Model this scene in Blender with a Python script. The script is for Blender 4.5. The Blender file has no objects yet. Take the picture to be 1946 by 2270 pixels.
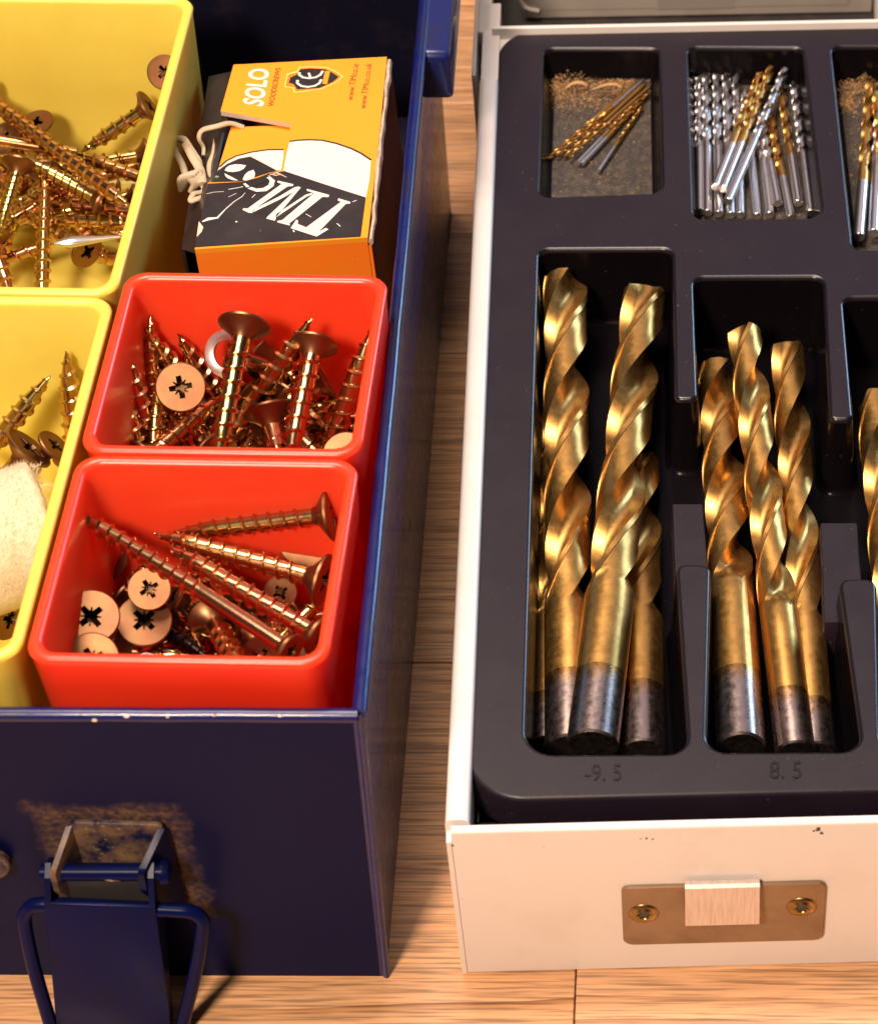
import bpy, bmesh, math, random
from mathutils import Vector, Matrix
random.seed(7)
R = math.radians
S = 0.01                                   # everything below is written in centimetres
sc = bpy.context.scene
col = sc.collection

# ------------------------------------------------------------------ camera, world, lamps, exposure
PITCH = R(47); FOC = 5600.0; CX, CY = 1550.0, 1135.0; PW, PH = 1946.0, 2270.0
CAM = Vector((0.0, -49.6*math.cos(PITCH), 4.5+49.6*math.sin(PITCH)))
cam_d = bpy.data.cameras.new('camera'); cam = bpy.data.objects.new('camera', cam_d); col.objects.link(cam)
cam.location = CAM*S; cam.rotation_euler = (math.pi/2-PITCH, 0, 0)
cam_d.sensor_fit = 'HORIZONTAL'; cam_d.sensor_width = 36.0; cam_d.lens = 36.0*FOC/PW
cam_d.shift_x = (PW/2-CX)/PW; cam_d.clip_start = 0.01; cam_d.clip_end = 20
cam_d.dof.use_dof = True; cam_d.dof.focus_distance = 0.50; cam_d.dof.aperture_fstop = 40
sc.camera = cam
w = bpy.data.worlds.new('World'); sc.world = w; w.use_nodes = True
w.node_tree.nodes['Background'].inputs[0].default_value = (1.0, 0.82, 0.66, 1)
w.node_tree.nodes['Background'].inputs[1].default_value = 0.03

def area(name, loc, target, size, power, color, size_y=None):
    d = bpy.data.lights.new(name, 'AREA'); d.energy = power; d.color = color
    d.shape = 'RECTANGLE' if size_y else 'SQUARE'; d.size = size*S
    if size_y: d.size_y = size_y*S
    o = bpy.data.objects.new(name, d); col.objects.link(o); o.location = Vector(loc)*S
    o.rotation_euler = (Vector(target)-Vector(loc)).to_track_quat('-Z', 'Y').to_euler()
    return o
area('key_lamp', (-22, -50, 66), (-4, 0, 3), 11, 7.6, (1.0, 0.77, 0.60))
area('ceiling_lamp', (-17, 14, 94), (-2, 2, 4), 34, 9.8, (1.0, 0.82, 0.69))
area('window_light', (74, 82, 30), (0, 4, 4), 24, 5.0, (0.46, 0.70, 1.0), 40)
area('room_glow', (16, 95, 84), (0, 4, 4), 75, 0.95, (0.97, 0.78, 0.90))
sc.view_settings.view_transform = 'Standard'; sc.view_settings.look = 'None'
sc.view_settings.exposure = 0.08; sc.view_settings.gamma = 1.0

# ------------------------------------------------------------------ measuring: photo point -> point of the place
def ray(px, py):
    xc = (px-CX)/FOC; yc = -(py-CY)/FOC
    return Vector((xc, math.cos(PITCH)+yc*math.sin(PITCH), -math.sin(PITCH)+yc*math.cos(PITCH)))
def at(px, py, z):
    d = ray(px, py); t = (z-CAM.z)/d.z
    return CAM+d*t
def atY(px, py, y):
    d = ray(px, py); t = (y-CAM.y)/d.y
    return CAM+d*t

# ------------------------------------------------------------------ helpers
def empty(name, loc):
    o = bpy.data.objects.new(name, None); col.objects.link(o); o.location = Vector(loc)*S
    o.empty_display_size = 0.005
    return o
def tag(o, label=None, cat=None, group=None, kind=None):
    if label: o['label'] = label
    if cat: o['category'] = cat
    if group: o['group'] = group
    if kind: o['kind'] = kind
    return o
def thing(name, loc, label, cat, group=None):
    return tag(empty(name, loc), label, cat, group)
def finish(name, me, mat, parent=None, smooth=35):
    if not isinstance(mat, (list, tuple)): mat = [mat]
    for m in mat: me.materials.append(m)
    if smooth:
        me.polygons.foreach_set('use_smooth', [True]*len(me.polygons))
        me.set_sharp_from_angle(angle=R(smooth))
    o = bpy.data.objects.new(name, me); col.objects.link(o)
    if parent: o.parent = parent
    return o
def root_of(p):
    v = Vector((0, 0, 0))
    while p is not None:
        v += p.location; p = p.parent
    return v
def mesh(name, verts, faces, mat, parent=None, smooth=35, mats=None, local=False):
    """verts in world cm (or local cm when local)"""
    off = Vector((0, 0, 0)) if local or parent is None else root_of(parent)
    me = bpy.data.meshes.new(name)
    me.from_pydata([tuple(Vector(v)*S-off) for v in verts], [], faces)
    if mats: me.polygons.foreach_set('material_index', mats)
    me.update()
    return finish(name, me, mat, parent, smooth)
def bmobj(name, bm, mat, parent=None, smooth=35, local=False):
    off = Vector((0, 0, 0)) if local or parent is None else root_of(parent)
    bmesh.ops.recalc_face_normals(bm, faces=bm.faces)
    for v in bm.verts: v.co = v.co*S-off
    me = bpy.data.meshes.new(name); bm.to_mesh(me); bm.free()
    return finish(name, me, mat, parent, smooth)
def loft(loops, cap0=False, cap1=False, closed=True):
    n = len(loops[0]); V = [tuple(p) for l in loops for p in l]; F = []
    for k in range(len(loops)-1):
        for i in range(n if closed else n-1):
            j = (i+1) % n
            F.append((k*n+i, k*n+j, (k+1)*n+j, (k+1)*n+i))
    if cap0: F.append(tuple(range(n-1, -1, -1)))
    if cap1: F.append(tuple((len(loops)-1)*n+i for i in range(n)))
    return V, F
def add_vf(bm, V, F):
    vs = [bm.verts.new(v) for v in V]
    for f in F:
        try: bm.faces.new([vs[i] for i in f])
        except ValueError: pass
    return vs
def box_bm(bm, lo, hi, fr=None, bev=0.0):
    """box given in a frame fr(u,v,z)->world"""
    fr = fr or (lambda u, v, z: Vector((u, v, z)))
    b2 = bmesh.new()
    c = [(x, y, z) for z in (lo[2], hi[2]) for (x, y) in ((lo[0], lo[1]), (hi[0], lo[1]), (hi[0], hi[1]), (lo[0], hi[1]))]
    add_vf(b2, c, [(3, 2, 1, 0), (4, 5, 6, 7), (0, 1, 5, 4), (1, 2, 6, 5), (2, 3, 7, 6), (3, 0, 4, 7)])
    if bev: bmesh.ops.bevel(b2, geom=list(b2.edges), offset=bev, segments=3, profile=0.5, affect='EDGES')
    m = {}
    for v in b2.verts: m[v] = bm.verts.new(fr(*v.co))
    for f in b2.faces: bm.faces.new([m[v] for v in f.verts])
    b2.free()
def tube_vf(pts, r, n=10, closed=False, flat=1.0):
    pts = [Vector(p) for p in pts]; rs = r if isinstance(r, (list, tuple)) else [r]*len(pts)
    loops = []; N = len(pts); up = None
    for i, p in enumerate(pts):
        a = pts[(i-1) % N] if (closed or i > 0) else p
        b = pts[(i+1) % N] if (closed or i < N-1) else p
        t = (b-a).normalized()
        if up is None:
            up = t.orthogonal().normalized()
            if abs(t.z) < 0.9: up = (Vector((0, 0, 1))-t*t.z).normalized()
        else: up = (up-t*up.dot(t)).normalized()
        s = t.cross(up)
        loops.append([p+s*(math.cos(2*math.pi*k/n)*rs[i])+up*(math.sin(2*math.pi*k/n)*rs[i]*flat) for k in range(n)])
    if closed: loops.append(loops[0])
    return loft(loops, not closed, not closed)
def rpoly(pts, seg=7):
    """rounded polygon; pts = (x, y, radius), counter-clockwise"""
    out = []; n = len(pts)
    for i in range(n):
        p = Vector(pts[i][:2]); a = Vector(pts[i-1][:2]); b = Vector(pts[(i+1) % n][:2]); r = pts[i][2]
        if r <= 0: out.append(p); continue
        d1 = (a-p).normalized(); d2 = (b-p).normalized()
        ang = math.acos(max(-1, min(1, d1.dot(d2)))); t = r/math.tan(ang/2)
        t = min(t, 0.49*(a-p).length, 0.49*(b-p).length); rr = t*math.tan(ang/2)
        c = p+(d1+d2).normalized()*(rr/math.sin(ang/2))
        s = p+d1*t-c; e = p+d2*t-c
        a0 = math.atan2(s.y, s.x); da = (math.atan2(e.y, e.x)-a0+math.pi) % (2*math.pi)-math.pi
        for k in range(seg+1):
            th = a0+da*k/seg; out.append(c+Vector((math.cos(th), math.sin(th)))*rr)
    return out
def inset(loop, d):
    """move a ccw loop inward by d"""
    n = len(loop); out = []
    for i in range(n):
        a, p, b = loop[i-1], loop[i], loop[(i+1) % n]
        e1 = (p-a); e2 = (b-p)
        if e1.length < 1e-6: e1 = e2
        if e2.length < 1e-6: e2 = e1
        n1 = Vector((-e1.y, e1.x)).normalized(); n2 = Vector((-e2.y, e2.x)).normalized()
        m = n1+n2
        m = m/max(0.35, m.length_squared)*2
        out.append(p+m*d)
    return out
def lift(loop, z): return [Vector((p.x, p.y, z)) for p in loop]
def smoothpath(pts, per=6):
    pts = [Vector(p) for p in pts]; out = []
    for i in range(len(pts)-1):
        p0 = pts[max(i-1, 0)]; p1 = pts[i]; p2 = pts[i+1]; p3 = pts[min(i+2, len(pts)-1)]
        for k in range(per):
            t = k/per
            out.append(0.5*((2*p1)+(p2-p0)*t+(2*p0-5*p1+4*p2-p3)*t*t+(3*p1-p0-3*p2+p3)*t**3))
    out.append(pts[-1]); return out

# ------------------------------------------------------------------ materials
def mat(name, base, rough=0.5, metal=0.0, coat=0.0, sss=0.0, sss_r=(1, .5, .3), sss_scale=0.004, spec=None,
        mix=None, bump=None, rmix=None, ior=None):
    """mix: list of (colour, noise scale, lo, hi, detail) laid over base in turn; bump: (scale, distance); rmix: (scale, rough2)"""
    m = bpy.data.materials.new(name); m.use_nodes = True; nt = m.node_tree; N = nt.nodes; L = nt.links
    b = N['Principled BSDF']
    b.inputs['Base Color'].default_value = (*base, 1); b.inputs['Roughness'].default_value = rough
    b.inputs['Metallic'].default_value = metal; b.inputs['Coat Weight'].default_value = coat
    b.inputs['Coat Roughness'].default_value = 0.08
    if spec is not None: b.inputs['Specular IOR Level'].default_value = spec
    if sss:
        b.inputs['Subsurface Weight'].default_value = sss; b.inputs['Subsurface Radius'].default_value = sss_r
        b.inputs['Subsurface Scale'].default_value = sss_scale
    tc = N.new('ShaderNodeTexCoord')
    cur = None
    def noise(scale, detail=4, loc=(0, 0, 0), stretch=None):
        mp = N.new('ShaderNodeMapping'); L.new(tc.outputs['Object'], mp.inputs[0])
        mp.inputs['Location'].default_value = loc
        if stretch: mp.inputs['Scale'].default_value = stretch
        t = N.new('ShaderNodeTexNoise'); t.inputs['Scale'].default_value = scale; t.inputs['Detail'].default_value = detail
        t.inputs['Roughness'].default_value = 0.65
        L.new(mp.outputs[0], t.inputs['Vector']); return t
    for k, e in enumerate(mix or []):
        c, s, lo, hi, dt = e[:5]; st = e[5] if len(e) > 5 else None
        t = noise(s, dt, (k*3.1, k*1.7, k*.9), st)
        r = N.new('ShaderNodeMapRange'); r.inputs[1].default_value = lo; r.inputs[2].default_value = hi; r.clamp = True
        L.new(t.outputs[0], r.inputs[0])
        x = N.new('ShaderNodeMix'); x.data_type = 'RGBA'
        L.new(r.outputs[0], x.inputs[0])
        if cur is None: x.inputs[6].default_value = (*base, 1)
        else: L.new(cur, x.inputs[6])
        x.inputs[7].default_value = (*c, 1); cur = x.outputs[2]
    if cur: L.new(cur, b.inputs['Base Color'])
    if rmix:
        t = noise(rmix[0], 5, (9, 2, 4)); r = N.new('ShaderNodeMapRange')
        r.inputs[1].default_value = .35; r.inputs[2].default_value = .65
        r.inputs[3].default_value = rough; r.inputs[4].default_value = rmix[1]
        L.new(t.outputs[0], r.inputs[0]); L.new(r.outputs[0], b.inputs['Roughness'])
    if bump:
        t = noise(bump[0], 5); bp = N.new('ShaderNodeBump'); bp.inputs['Distance'].default_value = bump[1]
        bp.inputs['Strength'].default_value = bump[2] if len(bump) > 2 else 0.6
        L.new(t.outputs[0], bp.inputs['Height']); L.new(bp.outputs[0], b.inputs['Normal'])
    m['pr'] = 1
    return m

BLUE = mat('blue_enamel', (0.003, 0.009, 0.095), 0.27, coat=0.3, spec=.35, rmix=(300, 0.42), bump=(260, 0.00006, .35),
           mix=[((0.012, 0.012, 0.05), 90, .52, .75, 4), ((0.16, 0.15, 0.17), 1900, .74, .80, 2)])
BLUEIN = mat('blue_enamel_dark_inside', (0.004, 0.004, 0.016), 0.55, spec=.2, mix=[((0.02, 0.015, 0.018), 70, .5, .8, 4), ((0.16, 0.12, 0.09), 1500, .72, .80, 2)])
YEL = mat('yellow_plastic', (0.74, 0.60, 0.105), 0.34, sss=0.6, sss_r=(1.0, .75, .10), sss_scale=0.005, bump=(420, 0.00003, .4), mix=[((0.69, 0.53, 0.085), 35, .45, .8, 3), ((0.45, 0.30, 0.08), 1300, .73, .80, 3)])
RED = mat('orange_red_plastic', (0.92, 0.050, 0.016), 0.30, sss=0.8, sss_r=(1.0, .22, .05), sss_scale=0.009, bump=(420, 0.00003, .4), mix=[((0.92, 0.066, 0.018), 40, .45, .8, 3), ((0.95, 0.36, 0.22), 900, .735, .80, 3), ((0.35, 0.05, 0.03), 1500, .74, .80, 2)])
WHITE = mat('white_enamel', (0.80, 0.74, 0.70), 0.34, coat=0.06, bump=(70, 0.00035, .35), mix=[((0.70, 0.62, 0.55), 45, .52, .85, 6), ((0.35, 0.28, 0.22), 800, .77, .82, 2)])
BLACK = mat('black_tray_plastic', (0.010, 0.0055, 0.0115), 0.40, spec=.38, bump=(1500, 0.00003, .5), rmix=(120, 0.45),
            mix=[((0.014, 0.009, 0.014), 55, .45, .75, 5), ((0.30, 0.27, 0.25), 1300, .735, .79, 2)])
LIP = mat('polished_black_lip', (0.007, 0.005, 0.009), 0.30, spec=.55)
WELL = mat('shaded_black_well', (0.0045, 0.0033, 0.0045), 0.20, spec=.07, bump=(700, 0.00004, .4), mix=[((0.16, 0.12, 0.09), 1300, .74, .79, 2)])  # same plastic as the tray, recess shade put into darker base and specular
DUSTY = mat('dusty_black_plastic', (0.034, 0.027, 0.024), 0.6, bump=(1800, 0.00008, .6),
            mix=[((0.10, 0.075, 0.045), 420, .46, .74, 8), ((0.34, 0.26, 0.15), 2200, .60, .74, 3)])
GOLD = mat('titanium_nitride', (0.68, 0.385, 0.11), 0.33, metal=1.0, rmix=(700, 0.42), bump=(1400, 0.00002, .35),
           mix=[((0.54, 0.285, 0.08), 110, .40, .75, 6), ((0.42, 0.22, 0.075), 420, .54, .86, 7), ((0.16, 0.09, 0.05), 2200, .68, .76, 2)])
STEEL = mat('ground_steel', (0.45, 0.36, 0.335), 0.24, metal=1.0, rmix=(700, 0.36), bump=(1400, 0.00002, .3),
            mix=[((0.38, 0.285, 0.25), 420, .50, .85, 7), ((0.16, 0.11, 0.09), 2200, .69, .77, 2)])
BRIGHT = mat('bright_steel', (0.80, 0.77, 0.77), 0.30, metal=1.0, mix=[((0.45, 0.42, 0.42), 200, .5, .8, 4)])
def zinc(name, a, b_, c, rough=0.22):
    return mat(name, a, rough, metal=1.0, bump=(700, 0.00003, .5),
               mix=[(b_, 170, .42, .62, 3), (c, 130, .55, .70, 3), ((0.10, 0.05, 0.03), 600, .66, .80, 3)])
ZINC = [zinc('yellow_zinc', (0.56, 0.37, 0.16), (0.52, 0.27, 0.13), (0.54, 0.43, 0.14)),
        zinc('copper_tinted_zinc', (0.56, 0.33, 0.16), (0.57, 0.25, 0.15), (0.52, 0.37, 0.14)),
        zinc('green_tinted_zinc', (0.50, 0.39, 0.15), (0.52, 0.30, 0.14), (0.42, 0.42, 0.15))]
HEADM = zinc('zinc_head', (0.235, 0.125, 0.056), (0.24, 0.10, 0.052), (0.21, 0.145, 0.06), 0.40)
RECESS = mat('shaded_recess', (0.12, 0.07, 0.035), 0.3, metal=1.0)  # head zinc darkened to carry the shade inside the cross recess
BLACKZ = mat('black_oxide', (0.03, 0.026, 0.026), 0.22, metal=1.0)
CARD = mat('orange_printed_card', (0.90, 0.325, 0.020), 0.36, coat=0.15, mix=[((0.88, 0.31, 0.018), 90, .45, .8, 4), ((0.80, 0.62, 0.40), 700, .73, .80, 3)])
CARDF = mat('deep_orange_card', (0.92, 0.22, 0.016), 0.36, coat=0.15, mix=[((0.86, 0.27, 0.012), 60, .4, .75, 4), ((0.80, 0.62, 0.40), 700, .73, .80, 3)])
INKB = mat('black_ink', (0.020, 0.015, 0.017), 0.38, coat=0.2, mix=[((0.04, 0.03, 0.032), 120, .45, .8, 4), ((0.5, 0.46, 0.42), 1100, .73, .79, 3)])
INKW = mat('white_ink', (0.68, 0.66, 0.62), 0.4, mix=[((0.60, 0.57, 0.52), 120, .5, .85, 4)])
INKR = mat('brown_ink', (0.20, 0.06, 0.02), 0.4)
INKP = mat('pale_yellow_ink', (0.90, 0.58, 0.14), 0.4)
RAW = mat('torn_grey_board', (0.50, 0.40, 0.31), 0.85, bump=(600, 0.0002, .7), mix=[((0.30, 0.22, 0.16), 350, .45, .7, 5), ((0.66, 0.58, 0.48), 500, .6, .8, 4)])
RUB = mat('beige_rubber', (0.52, 0.40, 0.27), 0.6, sss=.15, bump=(500, 0.00015, .6), mix=[((0.38, 0.27, 0.16), 220, .5, .8, 4)])
FELT = mat('beige_felt', (0.66, 0.56, 0.40), 0.95, bump=(700, 0.0004, .9), mix=[((0.58, 0.46, 0.30), 160, .45, .75, 6)])
BOARD = mat('pale_board_edge', (0.62, 0.50, 0.38), .85, bump=(600, .0001, .5), mix=[((0.48, 0.36, 0.26), 400, .5, .75, 4)])
GREYB = mat('grey_carton', (0.46, 0.41, 0.36), 0.8, bump=(300, 0.0001, .5), mix=[((0.36, 0.31, 0.27), 60, .45, .8, 5)])
TAPE = mat('grey_tape', (0.33, 0.29, 0.26), 0.35, coat=.3)
DARK = mat('dark_lining_and_shade', (0.020, 0.016, 0.016), 0.8, mix=[((0.05, 0.038, 0.03), 120, .5, .8, 4)])
PLATE = mat('tarnished_plate', (0.36, 0.255, 0.165), 0.46, metal=0.7, rmix=(120, .55), bump=(500, 0.00003, .5), mix=[((0.27, 0.18, 0.105), 90, .45, .72, 5), ((0.20, 0.09, 0.045), 260, .66, .8, 4)])
HOOK = mat('brushed_hook', (0.80, 0.72, 0.68), 0.42, metal=0.6, mix=[((0.62, 0.52, 0.46), 900, .42, .75, 4, (2.5, 1, .12))])
BRASS = mat('brass_rivet', (0.36, 0.25, 0.10), 0.3, metal=1.0, mix=[((0.35, 0.22, 0.08), 400, .45, .75, 3)])
CHIP = mat('bare_dark_metal', (0.06, 0.05, 0.045), 0.6)
SAW = mat('sawdust', (0.50, 0.29, 0.12), 0.9, mix=[((0.33, 0.16, 0.06), 900, .45, .7, 4), ((0.66, 0.46, 0.25), 700, .58, .8, 4)])

def rust_blue():
    """blue enamel with brown rusty dust caked round the latch: a stain with its own ragged shape, measured in the box front's object space"""
    m = mat('dusty_blue_front', (0.0015, 0.0035, 0.036), 0.40, spec=.08)
    nt = m.node_tree; N = nt.nodes; L = nt.links; b = N['Principled BSDF']
    tc = [n for n in N if n.type == 'TEX_COORD'][0]
    sp = N.new('ShaderNodeSeparateXYZ'); L.new(tc.outputs['Object'], sp.inputs[0])
    def math_(op, a, b_=None, c=None):
        n = N.new('ShaderNodeMath'); n.operation = op
        for i, v in enumerate((a, b_, c)):
            if v is None: continue
            if isinstance(v, (int, float)): n.inputs[i].default_value = v
            else: L.new(v, n.inputs[i])
        return n.outputs[0]
    return m, N, L, b, tc, sp, math_

# ------------------------------------------------------------------ floor
def wood(name, tone):
    m = bpy.data.materials.new(name); m.use_nodes = True; nt = m.node_tree; N = nt.nodes; L = nt.links
    b = N['Principled BSDF']; b.inputs['Roughness'].default_value = 0.42; b.inputs['Coat Weight'].default_value = 0.12
    b.inputs['Coat Roughness'].default_value = 0.12
    tc = N.new('ShaderNodeTexCoord'); oi = N.new('ShaderNodeObjectInfo')
    ad = N.new('ShaderNodeVectorMath'); ad.operation = 'MULTIPLY_ADD'
    L.new(oi.outputs['Random'], ad.inputs[0]); ad.inputs[1].default_value = (3.1, 1.7, 0); L.new(tc.outputs['Object'], ad.inputs[2])
    def nz(scale, st, detail=4, dist=0.0):
        mp = N.new('ShaderNodeMapping'); mp.inputs['Scale'].default_value = st; L.new(ad.outputs[0], mp.inputs[0])
        t = N.new('ShaderNodeTexNoise'); t.inputs['Scale'].default_value = scale; t.inputs['Detail'].default_value = detail
        t.inputs['Distortion'].default_value = dist
        L.new(mp.outputs[0], t.inputs['Vector']); return t
    warp = nz(9, (0.30, 1, 1), 3)
    sub = N.new('ShaderNodeVectorMath'); sub.operation = 'MULTIPLY_ADD'
    L.new(warp.outputs['Color'], sub.inputs[0]); sub.inputs[1].default_value = (0, .045, 0); L.new(ad.outputs[0], sub.inputs[2])
    wv = N.new('ShaderNodeTexWave'); wv.wave_type = 'BANDS'; wv.bands_direction = 'Y'; wv.wave_profile = 'SAW'
    wv.inputs['Scale'].default_value = 47; wv.inputs['Distortion'].default_value = 2.2; wv.inputs['Detail'].default_value = 4
    wv.inputs['Detail Scale'].default_value = 2.2; wv.inputs['Detail Roughness'].default_value = 0.65
    mp = N.new('ShaderNodeMapping'); mp.inputs['Scale'].default_value = (.10, 1, 1); L.new(sub.outputs[0], mp.inputs[0]); L.new(mp.outputs[0], wv.inputs['Vector'])
    r1 = N.new('ShaderNodeValToRGB'); e = r1.color_ramp.elements
    e[0].position = 0.0; e[0].color = (0.66*tone, 0.365*tone, 0.18*tone, 1); e[1].position = 1.0; e[1].color = (0.23*tone, 0.080*tone, 0.026*tone, 1)
    x = e.new(0.6); x.color = (0.62*tone, 0.33*tone, 0.155*tone, 1); x = e.new(.86); x.color = (0.50*tone, 0.25*tone, 0.10*tone, 1)
    am = nz(30, (.12, 1, 1), 3); ar = N.new('ShaderNodeMapRange'); ar.inputs[1].default_value = .34; ar.inputs[2].default_value = .62; ar.inputs[3].default_value = .45
    L.new(am.outputs[0], ar.inputs[0]); ml = N.new('ShaderNodeMath'); ml.operation = 'MULTIPLY'; L.new(wv.outputs[0], ml.inputs[0]); L.new(ar.outputs[0], ml.inputs[1])
    L.new(ml.outputs[0], r1.inputs[0])
    fine = nz(420, (.06, 1, 1), 5)
    r2 = N.new('ShaderNodeMapRange'); r2.inputs[1].default_value = .35; r2.inputs[2].default_value = .72; r2.inputs[3].default_value = 1.08; r2.inputs[4].default_value = .76
    L.new(fine.outputs[0], r2.inputs[0])
    pore = nz(1700, (.035, 1, 1), 3); r3 = N.new('ShaderNodeMapRange'); r3.inputs[1].default_value = .46; r3.inputs[2].default_value = .64; r3.inputs[3].default_value = 1.08; r3.inputs[4].default_value = .52
    L.new(pore.outputs[0], r3.inputs[0]); pm = N.new('ShaderNodeMath'); pm.operation = 'MULTIPLY'; L.new(r2.outputs[0], pm.inputs[0]); L.new(r3.outputs[0], pm.inputs[1])
    mx = N.new('ShaderNodeMix'); mx.data_type = 'RGBA'; mx.blend_type = 'MULTIPLY'; mx.inputs[0].default_value = 1
    L.new(r1.outputs[0], mx.inputs[6]); L.new(pm.outputs[0], mx.inputs[7])
    L.new(mx.outputs[2], b.inputs['Base Color'])
    bp = N.new('ShaderNodeBump'); bp.inputs['Distance'].default_value = .00012; bp.inputs['Strength'].default_value = .4
    L.new(fine.outputs[0], bp.inputs['Height']); L.new(bp.outputs[0], b.inputs['Normal'])
    return m
WOODS = [wood('oak_light', 1.08), wood('oak_warm', 1.0)]
bm = bmesh.new(); box_bm(bm, (-120, -70, -2.0), (120, 160, -0.06))
floor = tag(bmobj('floor', bm, mat('plank_joint', (0.05, 0.025, 0.012), .9), None, 0), kind='structure')
k = 0
JX = at(1275, 2200, 0).x
for row, y0 in enumerate([-9.5+9.4*i for i in range(-3, 9)]):
    xs = [-60, 60]
    if row == 3: xs = [-60, JX, 60]
    elif row == 2: xs = [-60, 22, 60]
    else: xs = [-60, (-38, 27, 40, -30)[row % 4], 60]
    for a, b_ in zip(xs[:-1], xs[1:]):
        bm = bmesh.new(); box_bm(bm, (a+.012, y0+.012, -0.8), (b_-.012, y0+9.388, 0.0), bev=.03)
        bmobj('plank', bm, WOODS[k % 2], floor, 30); k += 1
# row index 2 is the front row that carries the joint under the white case

# ------------------------------------------------------------------ blue steel toolbox
bxT = thing('toolbox', (-14, 2, 0), 'open dark blue steel toolbox with a dusty front latch, holding coloured bins', 'toolbox')
H = 8.0
fr_t, bk_t = Vector((-5.60, -7.85)), Vector((-6.05, 14.6))           # right wall, top edge
fr_b = at(857, 2165, 0).xy; bk_b = at(1000, 470, 0).xy               # right wall, foot
ddir = (bk_b-fr_b).normalized(); bk_b = fr_b+ddir*((bk_b-fr_b).length)
bk_t = fr_t+(bk_t-fr_t).normalized()*((bk_b-fr_b).length)
LW = 17.0
ldir = Vector((-1, 0.004))
def wall(name, t0, t1, b0, b1, th, m_out, parent, z1=H, n=Vector((0, 0))):
    V = [(*b0, 0), (*b1, 0), (*t1, z1), (*t0, z1)]
    W = [(b0.x+n.x*th, b0.y+n.y*th, 0), (b1.x+n.x*th, b1.y+n.y*th, 0), (t1.x+n.x*th, t1.y+n.y*th, z1), (t0.x+n.x*th, t0.y+n.y*th, z1)]
    return mesh(name, V+W, [(0, 1, 2, 3), (7, 6, 5, 4), (0, 4, 5, 1), (1, 5, 6, 2), (2, 6, 7, 3), (3, 7, 4, 0)], m_out, parent, 0)
fl_t = fr_t+ldir*LW; fl_b = fr_b+ldir*(LW-.6); bl_t = bk_t+ldir*LW; bl_b = bk_b+ldir*(LW-.6)
wall('side_wall', fr_t, bk_t, fr_b, bk_b, .12, BLUE, bxT, n=Vector((-1, 0)))
wall('side_wall', fl_t, bl_t, fl_b, bl_b, .12, BLUE, bxT, n=Vector((1, 0)))
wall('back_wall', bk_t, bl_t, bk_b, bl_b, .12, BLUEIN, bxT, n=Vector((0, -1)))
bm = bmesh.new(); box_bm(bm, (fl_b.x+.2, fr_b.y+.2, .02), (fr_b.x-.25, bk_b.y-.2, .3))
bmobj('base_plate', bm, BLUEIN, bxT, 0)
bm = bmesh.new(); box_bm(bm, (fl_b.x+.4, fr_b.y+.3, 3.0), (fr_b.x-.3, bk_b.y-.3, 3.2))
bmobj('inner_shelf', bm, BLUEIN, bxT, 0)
# front wall: stain centred on the latch
RB, N, L, b, tc, sp, mth = rust_blue()
def box_mask(cx, cz, hx, hz, soft):
    dx = mth('SUBTRACT', mth('ABSOLUTE', mth('SUBTRACT', sp.outputs[0], cx)), hx)
    dz = mth('SUBTRACT', mth('ABSOLUTE', mth('SUBTRACT', sp.outputs[2], cz)), hz)
    d = mth('MAXIMUM', dx, dz)
    mr = N.new('ShaderNodeMapRange'); mr.inputs[1].default_value = soft; mr.inputs[2].default_value = -soft*.3; L.new(d, mr.inputs[0])
    return mr.outputs[0]
lc = atY(255, 1900, -7.85); off = root_of(bxT)
cx0, cz0 = lc.x*S-off.x, lc.z*S-off.z
t1 = N.new('ShaderNodeTexNoise'); t1.inputs['Scale'].default_value = 130; t1.inputs['Detail'].default_value = 8; t1.inputs['Roughness'].default_value = .7; L.new(tc.outputs['Object'], t1.inputs['Vector'])
t2 = N.new('ShaderNodeTexNoise'); t2.inputs['Scale'].default_value = 900; t2.inputs['Detail'].default_value = 4; L.new(tc.outputs['Object'], t2.inputs['Vector'])
msk = box_mask(cx0+.0008, cz0-.002, .0124, .0160, .0044)
mm = mth('ADD', mth('MULTIPLY', msk, .9), mth('MULTIPLY', mth('SUBTRACT', t1.outputs[0], .5), 1.5))
mr = N.new('ShaderNodeMapRange'); mr.inputs[1].default_value = .38; mr.inputs[2].default_value = 1.15; L.new(mth('MULTIPLY', mm, mth('GREATER_THAN', msk, .001)), mr.inputs[0])
gr = N.new('ShaderNodeMapRange'); gr.inputs[1].default_value = .38; gr.inputs[2].default_value = .66; gr.inputs[3].default_value = .35; gr.inputs[4].default_value = 1.15; L.new(t2.outputs[0], gr.inputs[0])
fac = mth('MULTIPLY', mr.outputs[0], gr.outputs[0])
x = N.new('ShaderNodeMix'); x.data_type = 'RGBA'; L.new(fac, x.inputs[0]); x.inputs[6].default_value = (0.0015, 0.0035, 0.036, 1); x.inputs[7].default_value = (0.17, 0.10, 0.05, 1)
L.new(x.outputs[2], b.inputs['Base Color'])
wall('front_wall', fl_t, fr_t, fl_b, fr_b, .12, RB, bxT, n=Vector((0, 1)))
# rolled rim
def rim(p, q, r, z, name='rolled_rim'):
    n = 26; pts = []
    for i in range(n+1):
        t = i/n; v = p.lerp(q, t); pts.append(Vector((v.x+random.uniform(-.006, .006), v.y+random.uniform(-.004, .004), z+random.uniform(-.005, .005))))
    V, F = tube_vf(pts, r, 14); return mesh(name, V, F, BLUE, bxT, 40)
rim(fr_t+Vector((.0, .02)), bk_t, .135, H)
rim(fl_t, bl_t, .135, H)
rim(fl_t, fr_t+Vector((-.03, 0)), .125, H-.01)
rim(bl_t, bk_t, .12, H)
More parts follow.
